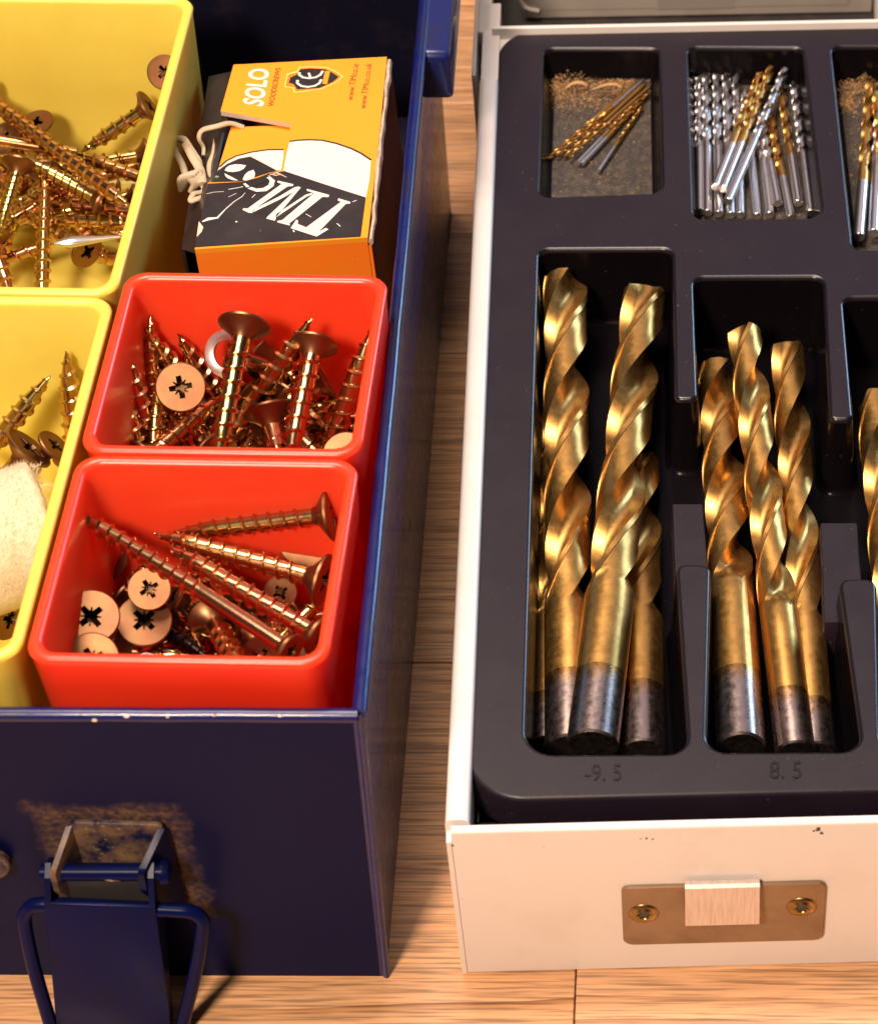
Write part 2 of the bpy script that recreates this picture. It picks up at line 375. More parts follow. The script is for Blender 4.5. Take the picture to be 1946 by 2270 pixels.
# bead at the front right corner
V, F = tube_vf([(fr_b.x+(fr_t.x-fr_b.x)*t, fr_b.y+(fr_t.y-fr_b.y)*t+.02, H*t) for t in [i/8 for i in range(9)]], .07, 10)
mesh('corner_seam', V, F, BLUE, bxT, 40)
# lid: hinged back, its rounded side flange rides outside the right wall
def lidp(px, py, z): return at(px, py, z)
bm = bmesh.new()
lx = lidp(975, 118, 7.4)
y_end = lidp(995, 215, 6.9).y
prof = rpoly([(y_end, 6.75, .28), (y_end+8, 6.75, .05), (y_end+8, 8.05, .05), (y_end, 8.05, .22)], 6)
o_ = lx.x-.02
fl = []
for (dx, ins) in ((-.34, .03), (-.31, 0), (.22, 0), (.30, .03), (.33, .1)):
    q = inset(prof, ins); fl.append([Vector((o_+dx-(p.x-y_end)*.02, p.x, p.y)) for p in q])
V, F = loft(fl, True, True)
mesh('lid_flange', V, F, BLUE, bxT, 40)
# paint chips along the front rim
for (px, py, r) in ((208, 1597, .05), (280, 1588, .045), (372, 1590, .035), (180, 1584, .03), (475, 1586, .03), (620, 1588, .03)):
    c = at(px, py, H+.10); n = 7
    V = [(c.x, c.y, H+.125)]+[(c.x+r*random.uniform(.7, 1.5)*math.cos(i*2*math.pi/n), c.y+.7*r*random.uniform(.6, 1.2)*math.sin(i*2*math.pi/n), H+.095) for i in range(n)]
    mesh('paint_chip', V, [(0, 1+i, 1+(i+1) % n) for i in range(n)], RAW, bxT, 60)

# ---- latch (toggle clasp hanging open)
YF = -7.86
def LP(x, y, Y):                    # point from the latch close-up of the photo on plane y = Y
    return atY(x/3.552, 1780+y/3.552, Y)
DUSTB = mat('dusty_blue_latch', (0.006, 0.008, 0.04), 0.42, spec=.3, bump=(900, .00006, .6), mix=[((0.20, 0.12, 0.06), 160, .40, .66, 6), ((0.30, 0.21, 0.12), 1200, .60, .72, 3)])
LBLUE = mat('latch_blue_enamel', (0.002, 0.005, 0.050), 0.28, spec=.07, bump=(300, .00005, .35), mix=[((0.004, 0.004, 0.02), 110, .5, .8, 4)])
# bracket back plate
pts = [LP(355, 800, YF-.02), LP(1330, 800, YF-.02), LP(1285, 150, YF-.02), LP(560, 130, YF-.02)]
pp = rpoly([(pts[0].x, pts[0].z, .02), (pts[1].x, pts[1].z, .02), (pts[2].x, pts[2].z, .12), (pts[3].x, pts[3].z, .12)], 5)
V, F = loft([[Vector((p.x, YF-.02, p.y)) for p in pp], [Vector((p.x, YF-.07, p.y)) for p in pp], [Vector((p.x, YF-.09, p.y)) for p in inset(pp, .02)]], True, True)
mesh('latch_plate', V, F, DUSTB, bxT, 40)
def ear(x0, x1, ztop, zbot, yout, zout, m, name, dx=0.0):
    """upright cheek: triangle with rounded nose standing out of the wall, thickness x0..x1"""
    pr = rpoly([(YF-.05, zbot, .03), (YF-.05, ztop, .03), (yout, zout+.26, .2), (yout-.02, zout-.24, .2), (YF-.2, zbot, .05)][::-1], 6)
    sh = lambda y: dx*(YF-y)/(YF-yout)
    a = [Vector((x0+sh(p.x), p.x, p.y)) for p in pr]; a2 = [Vector((x1+sh(p.x), p.x, p.y)) for p in pr]
    V, F = loft([a, a2], True, True); return mesh(name, V, F, m, bxT, 30)
YO = YF-.72
pin_c = LP(820, 545, YO+.22)
xl = LP(425, 560, YO).x; xr = LP(1130, 560, YO).x
zt = LP(560, 140, YF).z; zb = LP(600, 830, YF).z
ear(xl+.24, xl+.34, zt, zb, YO, pin_c.z, DUSTB, 'latch_cheek', -.32)
ear(xr+.28, xr+.40, zt-.08, zb, YO, pin_c.z, LBLUE, 'latch_cheek', -.40)
bm = bmesh.new(); box_bm(bm, (xl-.02, YO+.18, pin_c.z-.95), (xr+.02, YO+.24, pin_c.z-.12), bev=.02); bmobj('lever_shade_fill', bm, DARK, bxT, 40)  # added plate, its dark colour stands in for shade inside the lever
V, F = tube_vf([(xl-.30, YO+.22, pin_c.z), (xr+.36, YO+.22, pin_c.z)], .16, 14); mesh('hinge_pin', V, F, LBLUE, bxT, 40)
for s, xx in ((1, xr+.30),):
    V, F = tube_vf([(xx-.05, YO+.22, pin_c.z), (xx+.0, YO+.22, pin_c.z), (xx+.09*s, YO+.22, pin_c.z), (xx+.13*s, YO+.22, pin_c.z)], [.24, .24, .21, .12], 14)
    mesh('pin_head', V, F, LBLUE, bxT, 40)
c = LP(860, 605, YO+.09); n = 9
V = [(c.x, c.y-.03, c.z)]+[(c.x+.28*math.cos(i*2*math.pi/n)*random.uniform(.6, 1.1), c.y-.005, c.z+.07*math.sin(i*2*math.pi/n)*random.uniform(.5, 1.2)-.04*math.cos(i*2*math.pi/n)) for i in range(n)]
mesh('paint_chip', V, [(0, 1+(i+1) % n, 1+i) for i in range(n)], BRIGHT, bxT, 60)
# lever: channel with two side cheeks and a face plate, hanging out and down
lev_top_y = YO-.12
def face_pt(x, y):
    t = (y-800)/900.0
    return LP(x, y, lev_top_y-.20*t-.1)
fp = []
for (x, y) in ((345, 800), (1225, 830), (1330, 1640), (1352, 1960), (470, 1960), (440, 1640)):
    fp.append(face_pt(x, y))
ctr = sum(fp, Vector())/6
V = [p for p in fp]+[p+Vector((0, .08, .02)) for p in fp]
bm = bmesh.new(); vs = add_vf(bm, V, [(5, 4, 3, 2, 1, 0), (6, 7, 8, 9, 10, 11)]+[(i, (i+1) % 6, 6+(i+1) % 6, 6+i) for i in range(6)])
bmesh.ops.bevel(bm, geom=[e for e in bm.edges], offset=.03, segments=3, profile=.5, affect='EDGES')
bmobj('lever_face', bm, LBLUE, bxT, 40)
for s, xx, xi in ((-1, 345, xl-.14), (1, 1225, xr+.10)):
    p0 = face_pt(xx, 800 if s < 0 else 830); p1 = face_pt(440 if s < 0 else 1325, 1640); p2 = face_pt(465 if s < 0 else 1350, 1950)
    nose = [(YO+.45, pin_c.z+.12), (YO+.22, pin_c.z+.27), (YO-.0, pin_c.z+.12)]
    front = [(p0.y+.02, p0.z), (p1.y+.03, p1.z), (p2.y+.03, p2.z)]
    back = [(p2.y+.35, p2.z), (p1.y+.5, p1.z), (YO+.48, p0.z+.1)]
    pr = nose+front+back
    def xa(z): 
        t = (pin_c.z-z)/(pin_c.z-p2.z) if pin_c.z != p2.z else 0
        t = max(0, min(1, t)); return xi*(1-t)+(p2.x-(0.04*s))*t
    a = [Vector((xa(z)-.05, y, z)) for y, z in pr]; a2 = [Vector((xa(z)+.05, y, z)) for y, z in pr]
    V, F = loft([a, a2], True, True); mesh('lever_cheek', V, F, LBLUE, bxT, 30)
# wire bail
yb = lev_top_y+.05
def WP(x, y): return LP(x, y, yb-.30*(y-800)/900.0)
path = [WP(520, 2300), WP(425, 1850), WP(268, 1300), WP(195, 950), WP(215, 850), WP(300, 800), WP(600, 810), WP(1000, 830), WP(1350, 845), WP(1500, 858), WP(1580, 905), WP(1595, 980), WP(1545, 1300), WP(1425, 1800), WP(1310, 2300)]
V, F = tube_vf(smoothpath(path, 6), .13, 14); mesh('wire_bail', V, F, LBLUE, bxT, 60)
# round lock at the left edge of the frame
cl = atY(-28, 1908, YF)
n = 28
ringp = []
for (r_, dy) in ((.43, -.0), (.43, -.10), (.40, -.13), (.34, -.13), (.32, -.10), (.32, -.03)):
    ringp.append([Vector((cl.x+r_*math.cos(2*math.pi*i/n), YF+dy, cl.z+r_*math.sin(2*math.pi*i/n))) for i in range(n)])
V, F = loft(ringp, False, True); mesh('lock_ring', V, F, DUSTB, bxT, 40)

# ------------------------------------------------------------------ bins
BO = Vector((-6.05, -7.62)); BA = R(-1.3)
bu, bv = Vector((math.cos(BA), math.sin(BA))), Vector((-math.sin(BA), math.cos(BA)))
def BF(u, v): p = BO+bu*u+bv*v; return p
def make_bin(name, u0, u1, v0, v1, m, label, ztop=9.0, zbot=3.25, zin=4.3, rad=.42, th=.2):
    c = BF((u0+u1)/2, (v0+v1)/2)
    t = thing(name, (c.x, c.y, zbot), label, 'bin', 'plastic bins in the blue toolbox')
    def rr(d, r): 
        ps = [(u0+d, v0+d), (u1-d, v0+d), (u1-d, v1-d), (u0+d, v1-d)]
        return rpoly([(*BF(*p), r) for p in ps], 7)
    dr = .22
    loops = [lift(rr(dr+.12, rad), zbot), lift(rr(dr, rad), zbot+.12), lift(rr(.03, rad), ztop-.16), lift(rr(0.005, rad), ztop-.08),
             lift(rr(.03, rad), ztop-.02), lift(rr(.07, rad), ztop), lift(rr(th-.05, rad-.1), ztop), lift(rr(th, rad-.1), ztop-.03), lift(rr(th+.03, rad-.1), ztop-.1),
             lift(rr(th+.10, rad-.1), (ztop+zin)/2), lift(rr(th+dr, rad-.1), zin+.2), lift(rr(th+dr+.06, rad-.1), zin+.06), lift(rr(th+dr+.2, rad-.1), zin)]
    V, F = loft(loops, True, True)
    return mesh('tub', V, F, m, t, 50), t
v_mid = (at(480, 1008, 9).xy-BO).dot(bv)
v_top = (at(570, 603, 9).xy-BO).dot(bv)
make_bin('parts_bin', -5.0, 0, 0, v_mid-.02, RED, 'nearer orange red plastic bin, full of loose screws with flat star heads')
make_bin('parts_bin', -5.0, 0, v_mid+.02, v_top, RED, 'farther orange red plastic bin, with fat woodscrews standing on end')
v_y = (at(120, 652, 9).xy-BO).dot(bv)
make_bin('parts_bin', -11.2, -5.06, 0.02, v_y-.02, YEL, 'nearer yellow plastic bin, holding a beige felt roll and a few screws')
v_yb = (at(200, -14, 9).xy-BO).dot(bv)
make_bin('parts_bin', -11.2, -5.06, v_y+.02, v_yb, YEL, 'farther yellow plastic bin, heaped with long brown screws')

# ------------------------------------------------------------------ screws
def thread_mesh(d, L, smooth_len, pitch):
    """shaft of a woodscrew along -Z from z=0 (under the head) to the tip at -L"""
    st = 18; prof = [(0, .0), (.32, .0), (.46, 1.0), (.53, 1.0), (.66, .0)]
    core = d*.5*.74; V = []; F = []
    Lt = L-smooth_len; turns = Lt/pitch; K = int(turns*st)
    def rad(z, h):
        s = L+z                                   # distance from the tip
        tp = min(1, max(0.0, s/(d*1.7)))**.72
        fade = min(1, max(0, (-z-smooth_len)/(pitch*.8)))
        return core*max(.06, tp)+h*(d*.5-core)*(0.25+.75*tp)*fade
    np_ = len(prof)
    for k in range(K+1):
        th = 2*math.pi*k/st
        for (o, h) in prof:
            z = -smooth_len-(k/st+o)*pitch
            zc = max(z, -L); r = rad(zc, h) if z > -L else .0
            V.append((r*math.cos(-th)*S, r*math.sin(-th)*S, zc*S))
    for k in range(K):
        for j in range(np_-1):
            a = k*np_+j; F.append((a, a+1, a+np_+1, a+np_))
        if k+st < K:
            a = k*np_+np_-1; b_ = (k+st)*np_
            F.append((a, b_, b_+np_, a+np_))
    if True:                          # plain shank below the head
        n0 = len(V); ns = 18
        for z in (0.05, -smooth_len-.5*pitch, -smooth_len-1.6*pitch):
            r = core*1.03 if z > -smooth_len-pitch else core*.9
            for i in range(ns): V.append((r*math.cos(2*math.pi*i/ns)*S, r*math.sin(2*math.pi*i/ns)*S, z*S))
        for q in range(2):
            for i in range(ns):
                j = (i+1) % ns; F.append((n0+q*ns+i, n0+q*ns+j, n0+(q+1)*ns+j, n0+(q+1)*ns+i))
    me = bpy.data.meshes.new('threaded_shaft'); me.from_pydata(V, [], F); me.update()
    me.polygons.foreach_set('use_smooth', [True]*len(me.polygons)); me.set_sharp_from_angle(angle=R(32))
    return me
def head_mesh(D, d, h):
    """countersunk head, flat face at z=0 with a cross recess, cone to z=-h"""
    bm = bmesh.new(); n = 40; Rr = D/2; core = d*.36
    def ring(r, z): return [bm.verts.new((r*math.cos(2*math.pi*i/n), r*math.sin(2*math.pi*i/n), z)) for i in range(n)]
    r0 = ring(Rr*.955, 0); r1 = ring(Rr, -.018); r2 = ring(Rr, -.06); r3 = ring(Rr*.80, -.16*h/.4); r4 = ring(core*1.35, -h*.82); r5 = ring(core, -h-.05)
    for a, b_ in ((r0, r1), (r1, r2), (r2, r3), (r3, r4), (r4, r5)):
        for i in range(n): bm.faces.new((a[i], b_[i], b_[(i+1) % n], a[(i+1) % n]))
    w_, l_ = Rr*.105, Rr*.46; t_ = Rr*.05; tl = Rr*.36
    out = []
    for q in range(4):
        a = q*math.pi/2; ca, sa = math.cos(a), math.sin(a)
        for (x, y) in ((l_, -w_), (l_, w_), (w_*1.35, w_*1.35+0)): out.append((x*ca-y*sa, x*sa+y*ca))
        # pozi tick between the arms
        am = a+math.pi/4; cm, sm = math.cos(am), math.sin(am)
        out.pop()
        for (x, y) in ((w_*2.0, -t_*.9), (tl, -t_*.5), (tl, t_*.5), (w_*2.0, t_*.9)): out.append((x*cm-y*sm, x*sm+y*cm))
    rec = [bm.verts.new((x, y, 0)) for x, y in out]
    e = []
    for i in range(n): e.append(bm.edges.get((r0[i], r0[(i+1) % n])))
    for i in range(len(rec)): e.append(bm.edges.new((rec[i], rec[(i+1) % len(rec)])))
    bmesh.ops.triangle_fill(bm, use_beauty=True, edges=e)
    low = [bm.verts.new((x*.5, y*.5, -h*.95)) for x, y in out]
    for i in range(len(rec)):
        j = (i+1) % len(rec); bm.faces.new((rec[i], rec[j], low[j], low[i])).material_index = 1
    bm.faces.new(low).material_index = 1
    bmesh.ops.recalc_face_normals(bm, faces=bm.faces)
    for v in bm.verts: v.co *= S
    me = bpy.data.meshes.new('head'); bm.to_mesh(me); bm.free()
    me.polygons.foreach_set('use_smooth', [True]*len(me.polygons)); me.set_sharp_from_angle(angle=R(30))
    me.materials.append(HEADM); me.materials.append(RECESS)
    return me
HEADS = {}; n_screw = 0
def screw(head, tip, d, D, label, group, smooth_len=0.0, pitch=None, m=None, spin=None, headmat=None):
    global n_screw
    n_screw += 1
    ax = (head-tip); L = ax.length; ax.normalize()
    h = (D-d*.7)*.5*.92+.02
    r = empty('screw', head); tag(r, label, 'screw', group)
    q = ax.to_track_quat('Z', 'Y') @ Matrix.Rotation(random.uniform(0, 6.28) if spin is None else spin, 3, 'Z').to_quaternion()
    r.rotation_mode = 'QUATERNION'; r.rotation_quaternion = q
    key = (round(D, 2), round(d, 2), bool(headmat))
    if key not in HEADS:
        HEADS[key] = head_mesh(D, d, h)
        if headmat: HEADS[key].materials.clear(); HEADS[key].materials.append(headmat); HEADS[key].materials.append(CHIP)
    ho = bpy.data.objects.new('head', HEADS[key]); col.objects.link(ho); ho.parent = r
    me = thread_mesh(d, max(.6, L-h), smooth_len, pitch or d*.52); me.materials.append(m or ZINC[n_screw % 3])
    so = bpy.data.objects.new('threaded_shaft', me); col.objects.link(so); so.parent = r; so.location = (0, 0, -h*S)
    return r
def zz(ox, oy, k): return lambda x, y, z: at(ox+x/k, oy+y/k, z)

G1 = 'fat woodscrews in the farther orange bin'
A = zz(200, 580, 2.537)
d1, D1 = .47, .98
S1 = [ # head (x, y, z), tip (x, y, z), label, d, D
 ((868, 345, 8.7), (700, 1190, 7.7), 'woodscrew standing head up in the middle of the farther orange bin, its cone tallest', d1, D1, 2),
 ((720, 1080, 5.9), (1245, 318, 8.7), 'woodscrew leaning up right, sharp point highest beside the tall upturned screw', d1, D1, 2),
 ((508, 705, 8.3), (560, 740, 5.0), 'screw with pink flat head turned to the viewer, dark star recess, farther orange bin', d1*.9, .92, 0),
 ((350, 1150, 5.6), (340, 297, 8.2), 'thin point rising straight up at the back left of the farther orange bin', d1*.8, D1, 0),
 ((600, 800, 6.0), (308, 378, 8.1), 'greenish screw with its point leaning left, just above the pink star head', d1, D1, 2),
 ((760, 830, 5.8), (492, 405, 7.8), 'coppery screw point between the pink star head and the white ringed head', d1, D1, 1),
 ((370, 1200, 5.9), (220, 535, 8.2), 'screw point second from the left wall of the farther orange bin', d1*.9, D1, 1),
 ((290, 1260, 6.0), (192, 708, 7.9), 'screw pressed against the left wall of the farther orange bin, lowest point there', d1*.9, D1, 0),
 ((340, 1230, 6.2), (392, 640, 7.6), 'slim screw standing below the pink star head, thread well apart', d1*.85, D1, 2),
 ((300, 1130, 6.8), (760, 740, 6.9), 'shiny copper screw lying low from the front left toward the middle of the bin', d1, D1, 1),
 ((765, 520, 7.5), (1010, 590, 7.2), 'screw slanting right behind the shiny washer in the farther orange bin', d1, D1, 0),
 ((1262, 455, 8.2), (1105, 1180, 7.4), 'copper coned screw standing head up, right of the leaning sharp point', d1, .90, 1),
 ((1160, 900, 5.9), (1395, 770, 7.2), 'stubby screw end pointing right, banded thread, near the right of the farther bin', d1*1.05, D1, 2),
 ((1310, 1150, 6.0), (1595, 360, 8.5), 'screw leaning on the right wall of the farther orange bin, point up', d1, D1, 0),
 ((1315, 640, 7.3), (1100, 780, 7.0), 'screw with its thin head edge seen side on, by the right hand stubby screw', d1, D1, 0),
 ((1000, 830, 7.0), (1080, 1150, 6.5), 'copper cone under a bright curved rim, low in the middle of the farther bin', d1, D1, 1),
 ((1440, 1092, 6.7), (1490, 1150, 4.9), 'screw head peeping over the front right lip of the farther orange bin', d1, .92, 0),
 ((985, 530, 7.0), (1200, 700, 6.9), 'half hidden tilted head behind the leaning sharp point', d1, D1, 0),
 ((560, 620, 6.0), (760, 745, 6.5), 'yellow green threaded end peeping out right of the pink star head', d1, D1, 2)]
for hd, tp, lb, d, D, mi in S1:
    screw(A(*hd), A(*tp), d, D, lb, G1, m=ZINC[mi], pitch=d*.62)
EX1 = [(random.uniform(300, 1450), random.uniform(700, 1050), random.uniform(0, 360), random.uniform(2.4, 3.2)) for _ in range(14)]
for (x, y, a, l) in EX1+[(450, 960, 20, 3.0), (620, 940, 160, 3.2), (900, 960, 60, 3.0), (1200, 980, 130, 3.1), (1350, 880, 200, 3.0), (560, 850, 300, 2.8), (1050, 700, 10, 3.0), (800, 700, 100, 3.0), (300, 850, 80, 2.8), (1250, 1040, 350, 2.6)]:
    p = A(x, y, 5.6+random.uniform(-.4, .7)); q = p+Vector((math.cos(R(a))*l*.5, math.sin(R(a))*l*.5, random.uniform(-.6, .6))); p2 = p-(q-p)
    lo, hi = BF(-4.5, v_mid+.6), BF(-.5, v_top-.6)
    for t in (q, p2):
        t.x = min(max(t.x, lo.x), hi.x); t.y = min(max(t.y, lo.y), hi.y)
    screw(q, p2, d1, .9, 'fat brown woodscrew buried deep in the pile of the farther orange bin', G1, pitch=d1*.6)

wc = A(770, 520, 7.9); wn = (CAM-wc).normalized()+Vector((-.45, 0, -.1)); wn.normalize(); wu_ = wn.orthogonal().normalized(); wv_ = wn.cross(wu_)
ringw = [[wc+(wu_*math.cos(2*math.pi*i/36)+wv_*math.sin(2*math.pi*i/36))*r_+wn*h_ for i in range(36)] for r_, h_ in ((.27, -.03), (.27, .03), (.29, .04), (.45, .04), (.47, .02), (.47, -.03))]
V, F = loft(ringw+[ringw[0]]); tag(mesh('washer', V, F, BRIGHT, None, 30), 'shiny steel washer behind the tall upturned screw in the farther orange bin', 'washer')
G2 = 'screws in the nearer orange bin'
B = zz(0, 980, 2.166)
d2, D2 = .36, .95
S2 = [
 ((1400, 1005, 8.1), (372, 335, 8.3), 'longest screw, plain lower shank, lying across the top of the nearer orange bin', .36, .62, 1, 1.7),
 ((1540, 935, 7.7), (800, 500, 7.9), 'fully threaded screw lying parallel and just right of the longest one', .42, .72, 1, 0),
 ((1560, 665, 7.5), (740, 437, 7.7), 'golden screw with a trumpet head against the right wall, second from the back', .42, .95, 0, 0),
 ((1605, 342, 7.9), (830, 435, 7.3), 'rearmost screw of the nearer orange bin, broad head edge on at the right wall', .40, 1.0, 2, 0),
 ((1468, 478, 6.9), (1480, 520, 4.7), 'broad star head lying face up under the rearmost screw', .40, .98, 0, 0),
 ((716, 705, 7.4), (760, 760, 4.9), 'small round star head facing the viewer at the middle left of the nearer bin', .36, .76, 2, 0),
 ((436, 838, 7.5), (470, 1080, 5.0), 'large bright orange star head face up at the left front of the nearer bin', .40, 1.0, 1, 0),
 ((692, 855, 6.9), (690, 1080, 4.6), 'wide star head just below the small round one, rim catching light', .40, .98, 1, 0),
 ((440, 1045, 7.35), (540, 1150, 4.6), 'star head half hidden behind the front lip, under the large orange head', .40, .95, 0, 0),
 ((1346, 722, 6.5), (1300, 640, 4.6), 'dark star head below the golden trumpet headed screw', .36, .60, 0, 0),
 ((1462, 1090, 7.3), (1400, 1010, 4.9), 'smooth coppery head at the front right corner of the nearer bin', .36, .70, 1, 0),
 ((470, 960, 5.3), (392, 515, 7.4), 'thin upright screw point near the left wall of the nearer orange bin', .30, .8, 1, 0),
 ((515, 560, 6.6), (780, 570, 5.2), 'screw with its dark head edge on, under the tip of the longest screw', .36, .8, 0, 0),
 ((1010, 830, 6.2), (1190, 1150, 6.6), 'thick coarse screw slanting down to the front lip, bright banded thread', .44, .85, 2, 0),
 ((830, 740, 6.6), (1080, 850, 6.0), 'greenish screw with a tilted round head beside the small star head', .36, .82, 2, 0),
 ((540, 800, 5.6), (710, 575, 7.0), 'slim copper shaft slanting up behind the small star head', .28, .7, 1, 0),
 ((760, 830, 6.0), (1010, 940, 5.9), 'green gold thread running low beneath the crossing screws', .36, .8, 2, 0),
 ((1420, 640, 5.6), (1150, 520, 6.1), 'thread glinting in the gap between the golden screw and the rearmost one', .36, .8, 0, 0),
 ((1250, 820, 5.4), (1440, 900, 6.0), 'short dark screw caught under the threaded pair at the right front', .36, .7, 0, 0),
 ((1230, 930, 5.7), (1290, 1120, 6.0), 'thin thread between the coarse screw and the head of the longest one', .30, .7, 1, 0)]
for hd, tp, lb, d, D, mi, sl in S2:
    screw(B(*hd), B(*tp), d, D, lb, G2, smooth_len=sl, m=ZINC[mi], pitch=.255 if d > .33 else .22, spin=.35)
screw(B(780, 890, 6.5), B(1010, 1050, 6.6), .36, .7, 'black oxide screw at the front of the nearer orange bin', G2, m=BLACKZ, headmat=BLACKZ)
EX2 = [(random.uniform(480, 1420), random.uniform(640, 1060), random.uniform(0, 360), random.uniform(2.2, 3.0)) for _ in range(16)]
for (x, y, a, l) in EX2+[(560, 1000, 20, 2.8), (900, 1000, 140, 3.0), (1100, 980, 40, 3.0), (1350, 980, 100, 2.6), (1300, 600, 170, 3.0), (640, 700, 60, 2.6), (950, 680, 120, 3.0), (470, 760, 100, 2.4)]:
    p = B(x, y, 5.3+random.uniform(-.4, .6)); q = p+Vector((math.cos(R(a))*l*.5, math.sin(R(a))*l*.5, random.uniform(-.4, .4))); p2 = p-(q-p)
    lo, hi = BF(-4.5, .6), BF(-.5, v_mid-.6)
    for t in (q, p2):
        t.x = min(max(t.x, lo.x), hi.x); t.y = min(max(t.y, lo.y), hi.y)
    screw(q, p2, .38, .85, 'brown screw buried deep in the pile of the nearer orange bin', G2, pitch=.3)
# flat steel strip at the front of the nearer orange bin
ps = [B(600, 1040, 7.0), B(700, 1010, 7.1), B(930, 1065, 7.1), B(985, 1078, 7.05), B(960, 1150, 6.9), B(580, 1130, 6.8)]
V = [p for p in ps]+[p-Vector((0, 0, .08)) for p in ps]; n = len(ps)
tag(mesh('metal_strip', V, [tuple(range(n-1, -1, -1)), tuple(range(n, 2*n))]+[(i, (i+1) % n, n+(i+1) % n, n+i) for i in range(n)], STEEL, None, 20),
    'flat dull steel strip peeping over the front lip of the nearer orange bin', 'metal strip')

G3 = 'long screws in the farther yellow bin'
Y = zz(0, 0, 3.14)
S3 = [
 ((1150, 500, 7.6), (1000, 620, 5.0), 'pink star head facing out at the top right of the farther yellow bin', .36, .76, 1, 0),
 ((1045, 735, 6.9), (560, 1060, 6.0), 'screw with head edge on just below the pink star head, farther yellow bin', .38, .78, 2, 0),
 ((-120, 650, 7.0), (900, 1430, 6.9), 'long copper screw lying on top of the yellow bin heap, pointing down right', .37, .76, 1, 0),
 ((-220, 940, 6.8), (520, 1060, 6.3), 'pale golden shaft coming in from the left under the long copper screw', .34, .76, 0, 1.6),
 ((720, 1400, 6.2), (120, 1075, 6.9), 'stubby close threaded wormlike screw below the long copper one', .46, .70, 2, 0),
 ((320, 1180, 6.5), (290, 2150, 5.6), 'screw standing almost straight down the middle of the yellow bin heap', .36, .76, 0, 0),
 ((140, 1130, 6.8), (-20, 1680, 6.1), 'greenish screw slanting down left from the wormlike screw', .36, .76, 2, 0),
 ((-60, 1640, 6.0), (90, 2120, 5.4), 'red tinged screw at the lower left corner of the farther yellow bin', .38, .76, 1, 0),
 ((1010, 1470, 5.9), (330, 1400, 5.8), 'upper of two level screws lying side by side at the right of the heap', .36, .76, 1, 0),
 ((980, 1545, 5.9), (300, 1530, 5.6), 'lower of two level screws lying side by side at the right of the heap', .40, .76, 0, 0),
 ((960, 1830, 5.0), (480, 1730, 4.9), 'screw lying in shadow on the floor of the farther yellow bin', .36, .76, 0, 0),
 ((-80, 1840, 5.3), (380, 1690, 5.4), 'thin screw crossing behind the upright one, low in the yellow bin', .30, .7, 1, 0),
 ((1050, 1260, 6.0), (520, 1060, 6.2), 'dark screw tucked behind the long copper screw, head under the wall', .36, .76, 0, 0),
 ((245, 850, 6.5), (420, 1150, 5.2), 'screw with a thin curved head edge showing behind the long copper screw', .36, .80, 2, 0),
 ((20, 960, 6.4), (240, 1200, 5.0), 'dark head at the left edge below the pale golden shaft', .36, .76, 0, 0)]
for hd, tp, lb, d, D, mi, sl in S3:
    screw(Y(*hd), Y(*tp), d, D, lb, G3, smooth_len=sl, m=ZINC[mi], pitch=.17 if 'wormlike' in lb else .26)
EX3 = [(random.uniform(40, 560), random.uniform(1080, 1560), random.uniform(0, 360), random.uniform(3.0, 3.8)) for _ in range(12)]
for (x, y, a, l) in EX3+[(250, 1400, 10, 3.6), (500, 1350, 170, 3.6), (150, 1500, 40, 3.4), (550, 1560, 350, 3.4), (300, 1250, 100, 3.2), (650, 1250, 30, 3.4)]:
    p = Y(x, y, 5.0+random.uniform(-.3, .7)); q = p+Vector((math.cos(R(a))*l*.5, math.sin(R(a))*l*.5, random.uniform(-.3, .3))); p2 = p-(q-p)
    screw(q, p2, .38, .76, 'brown screw buried at the bottom of the heap in the farther yellow bin', G3, pitch=.27)
# polished leaf shaped steel pin
pth = [Y(375, 1692, 6.2).lerp(Y(840, 1645, 6.0), i/20) for i in range(21)]
rs = [max(.012, .16*math.sin(min(1, (i+.3)/6)*1.57)*(1-.85*max(0, i-6)/15)) for i in range(len(pth))]
V, F = tube_vf(pth, rs, 12, flat=.6); tag(mesh('steel_spike', V, F, BRIGHT, None, 50), 'polished steel spike with a white glint among the screws of the farther yellow bin', 'spike')

G4 = 'screws in the nearer yellow bin'
Z5 = zz(0, 600, 2.59)
S4 = [
 ((-120, 1100, 6.2), (288, 602, 7.8), 'screw pointing up right above the felt roll, nearer yellow bin', .42, .85, 2),
 ((430, 1080, 5.6), (380, 460, 8.0), 'screw standing point up against the right wall of the nearer yellow bin', .42, .85, 0),
 ((172, 1012, 7.0), (-90, 1300, 6.2), 'screw with a flared head lying just above the felt roll', .36, 1.0, 2),
 ((318, 1000, 6.9), (60, 1260, 6.0), 'screw with a small dark flared head beside the right wall, above the felt', .34, .72, 1)]
for hd, tp, lb, d, D, mi in S4: screw(Z5(*hd), Z5(*tp), d, D, lb, G4, m=ZINC[mi], pitch=.28)
screw(Z5(60, 2000, 5.3), Z5(-180, 1900, 5.2), .38, .85, 'screw lying in the dark corner below the felt roll', G4, pitch=.28)
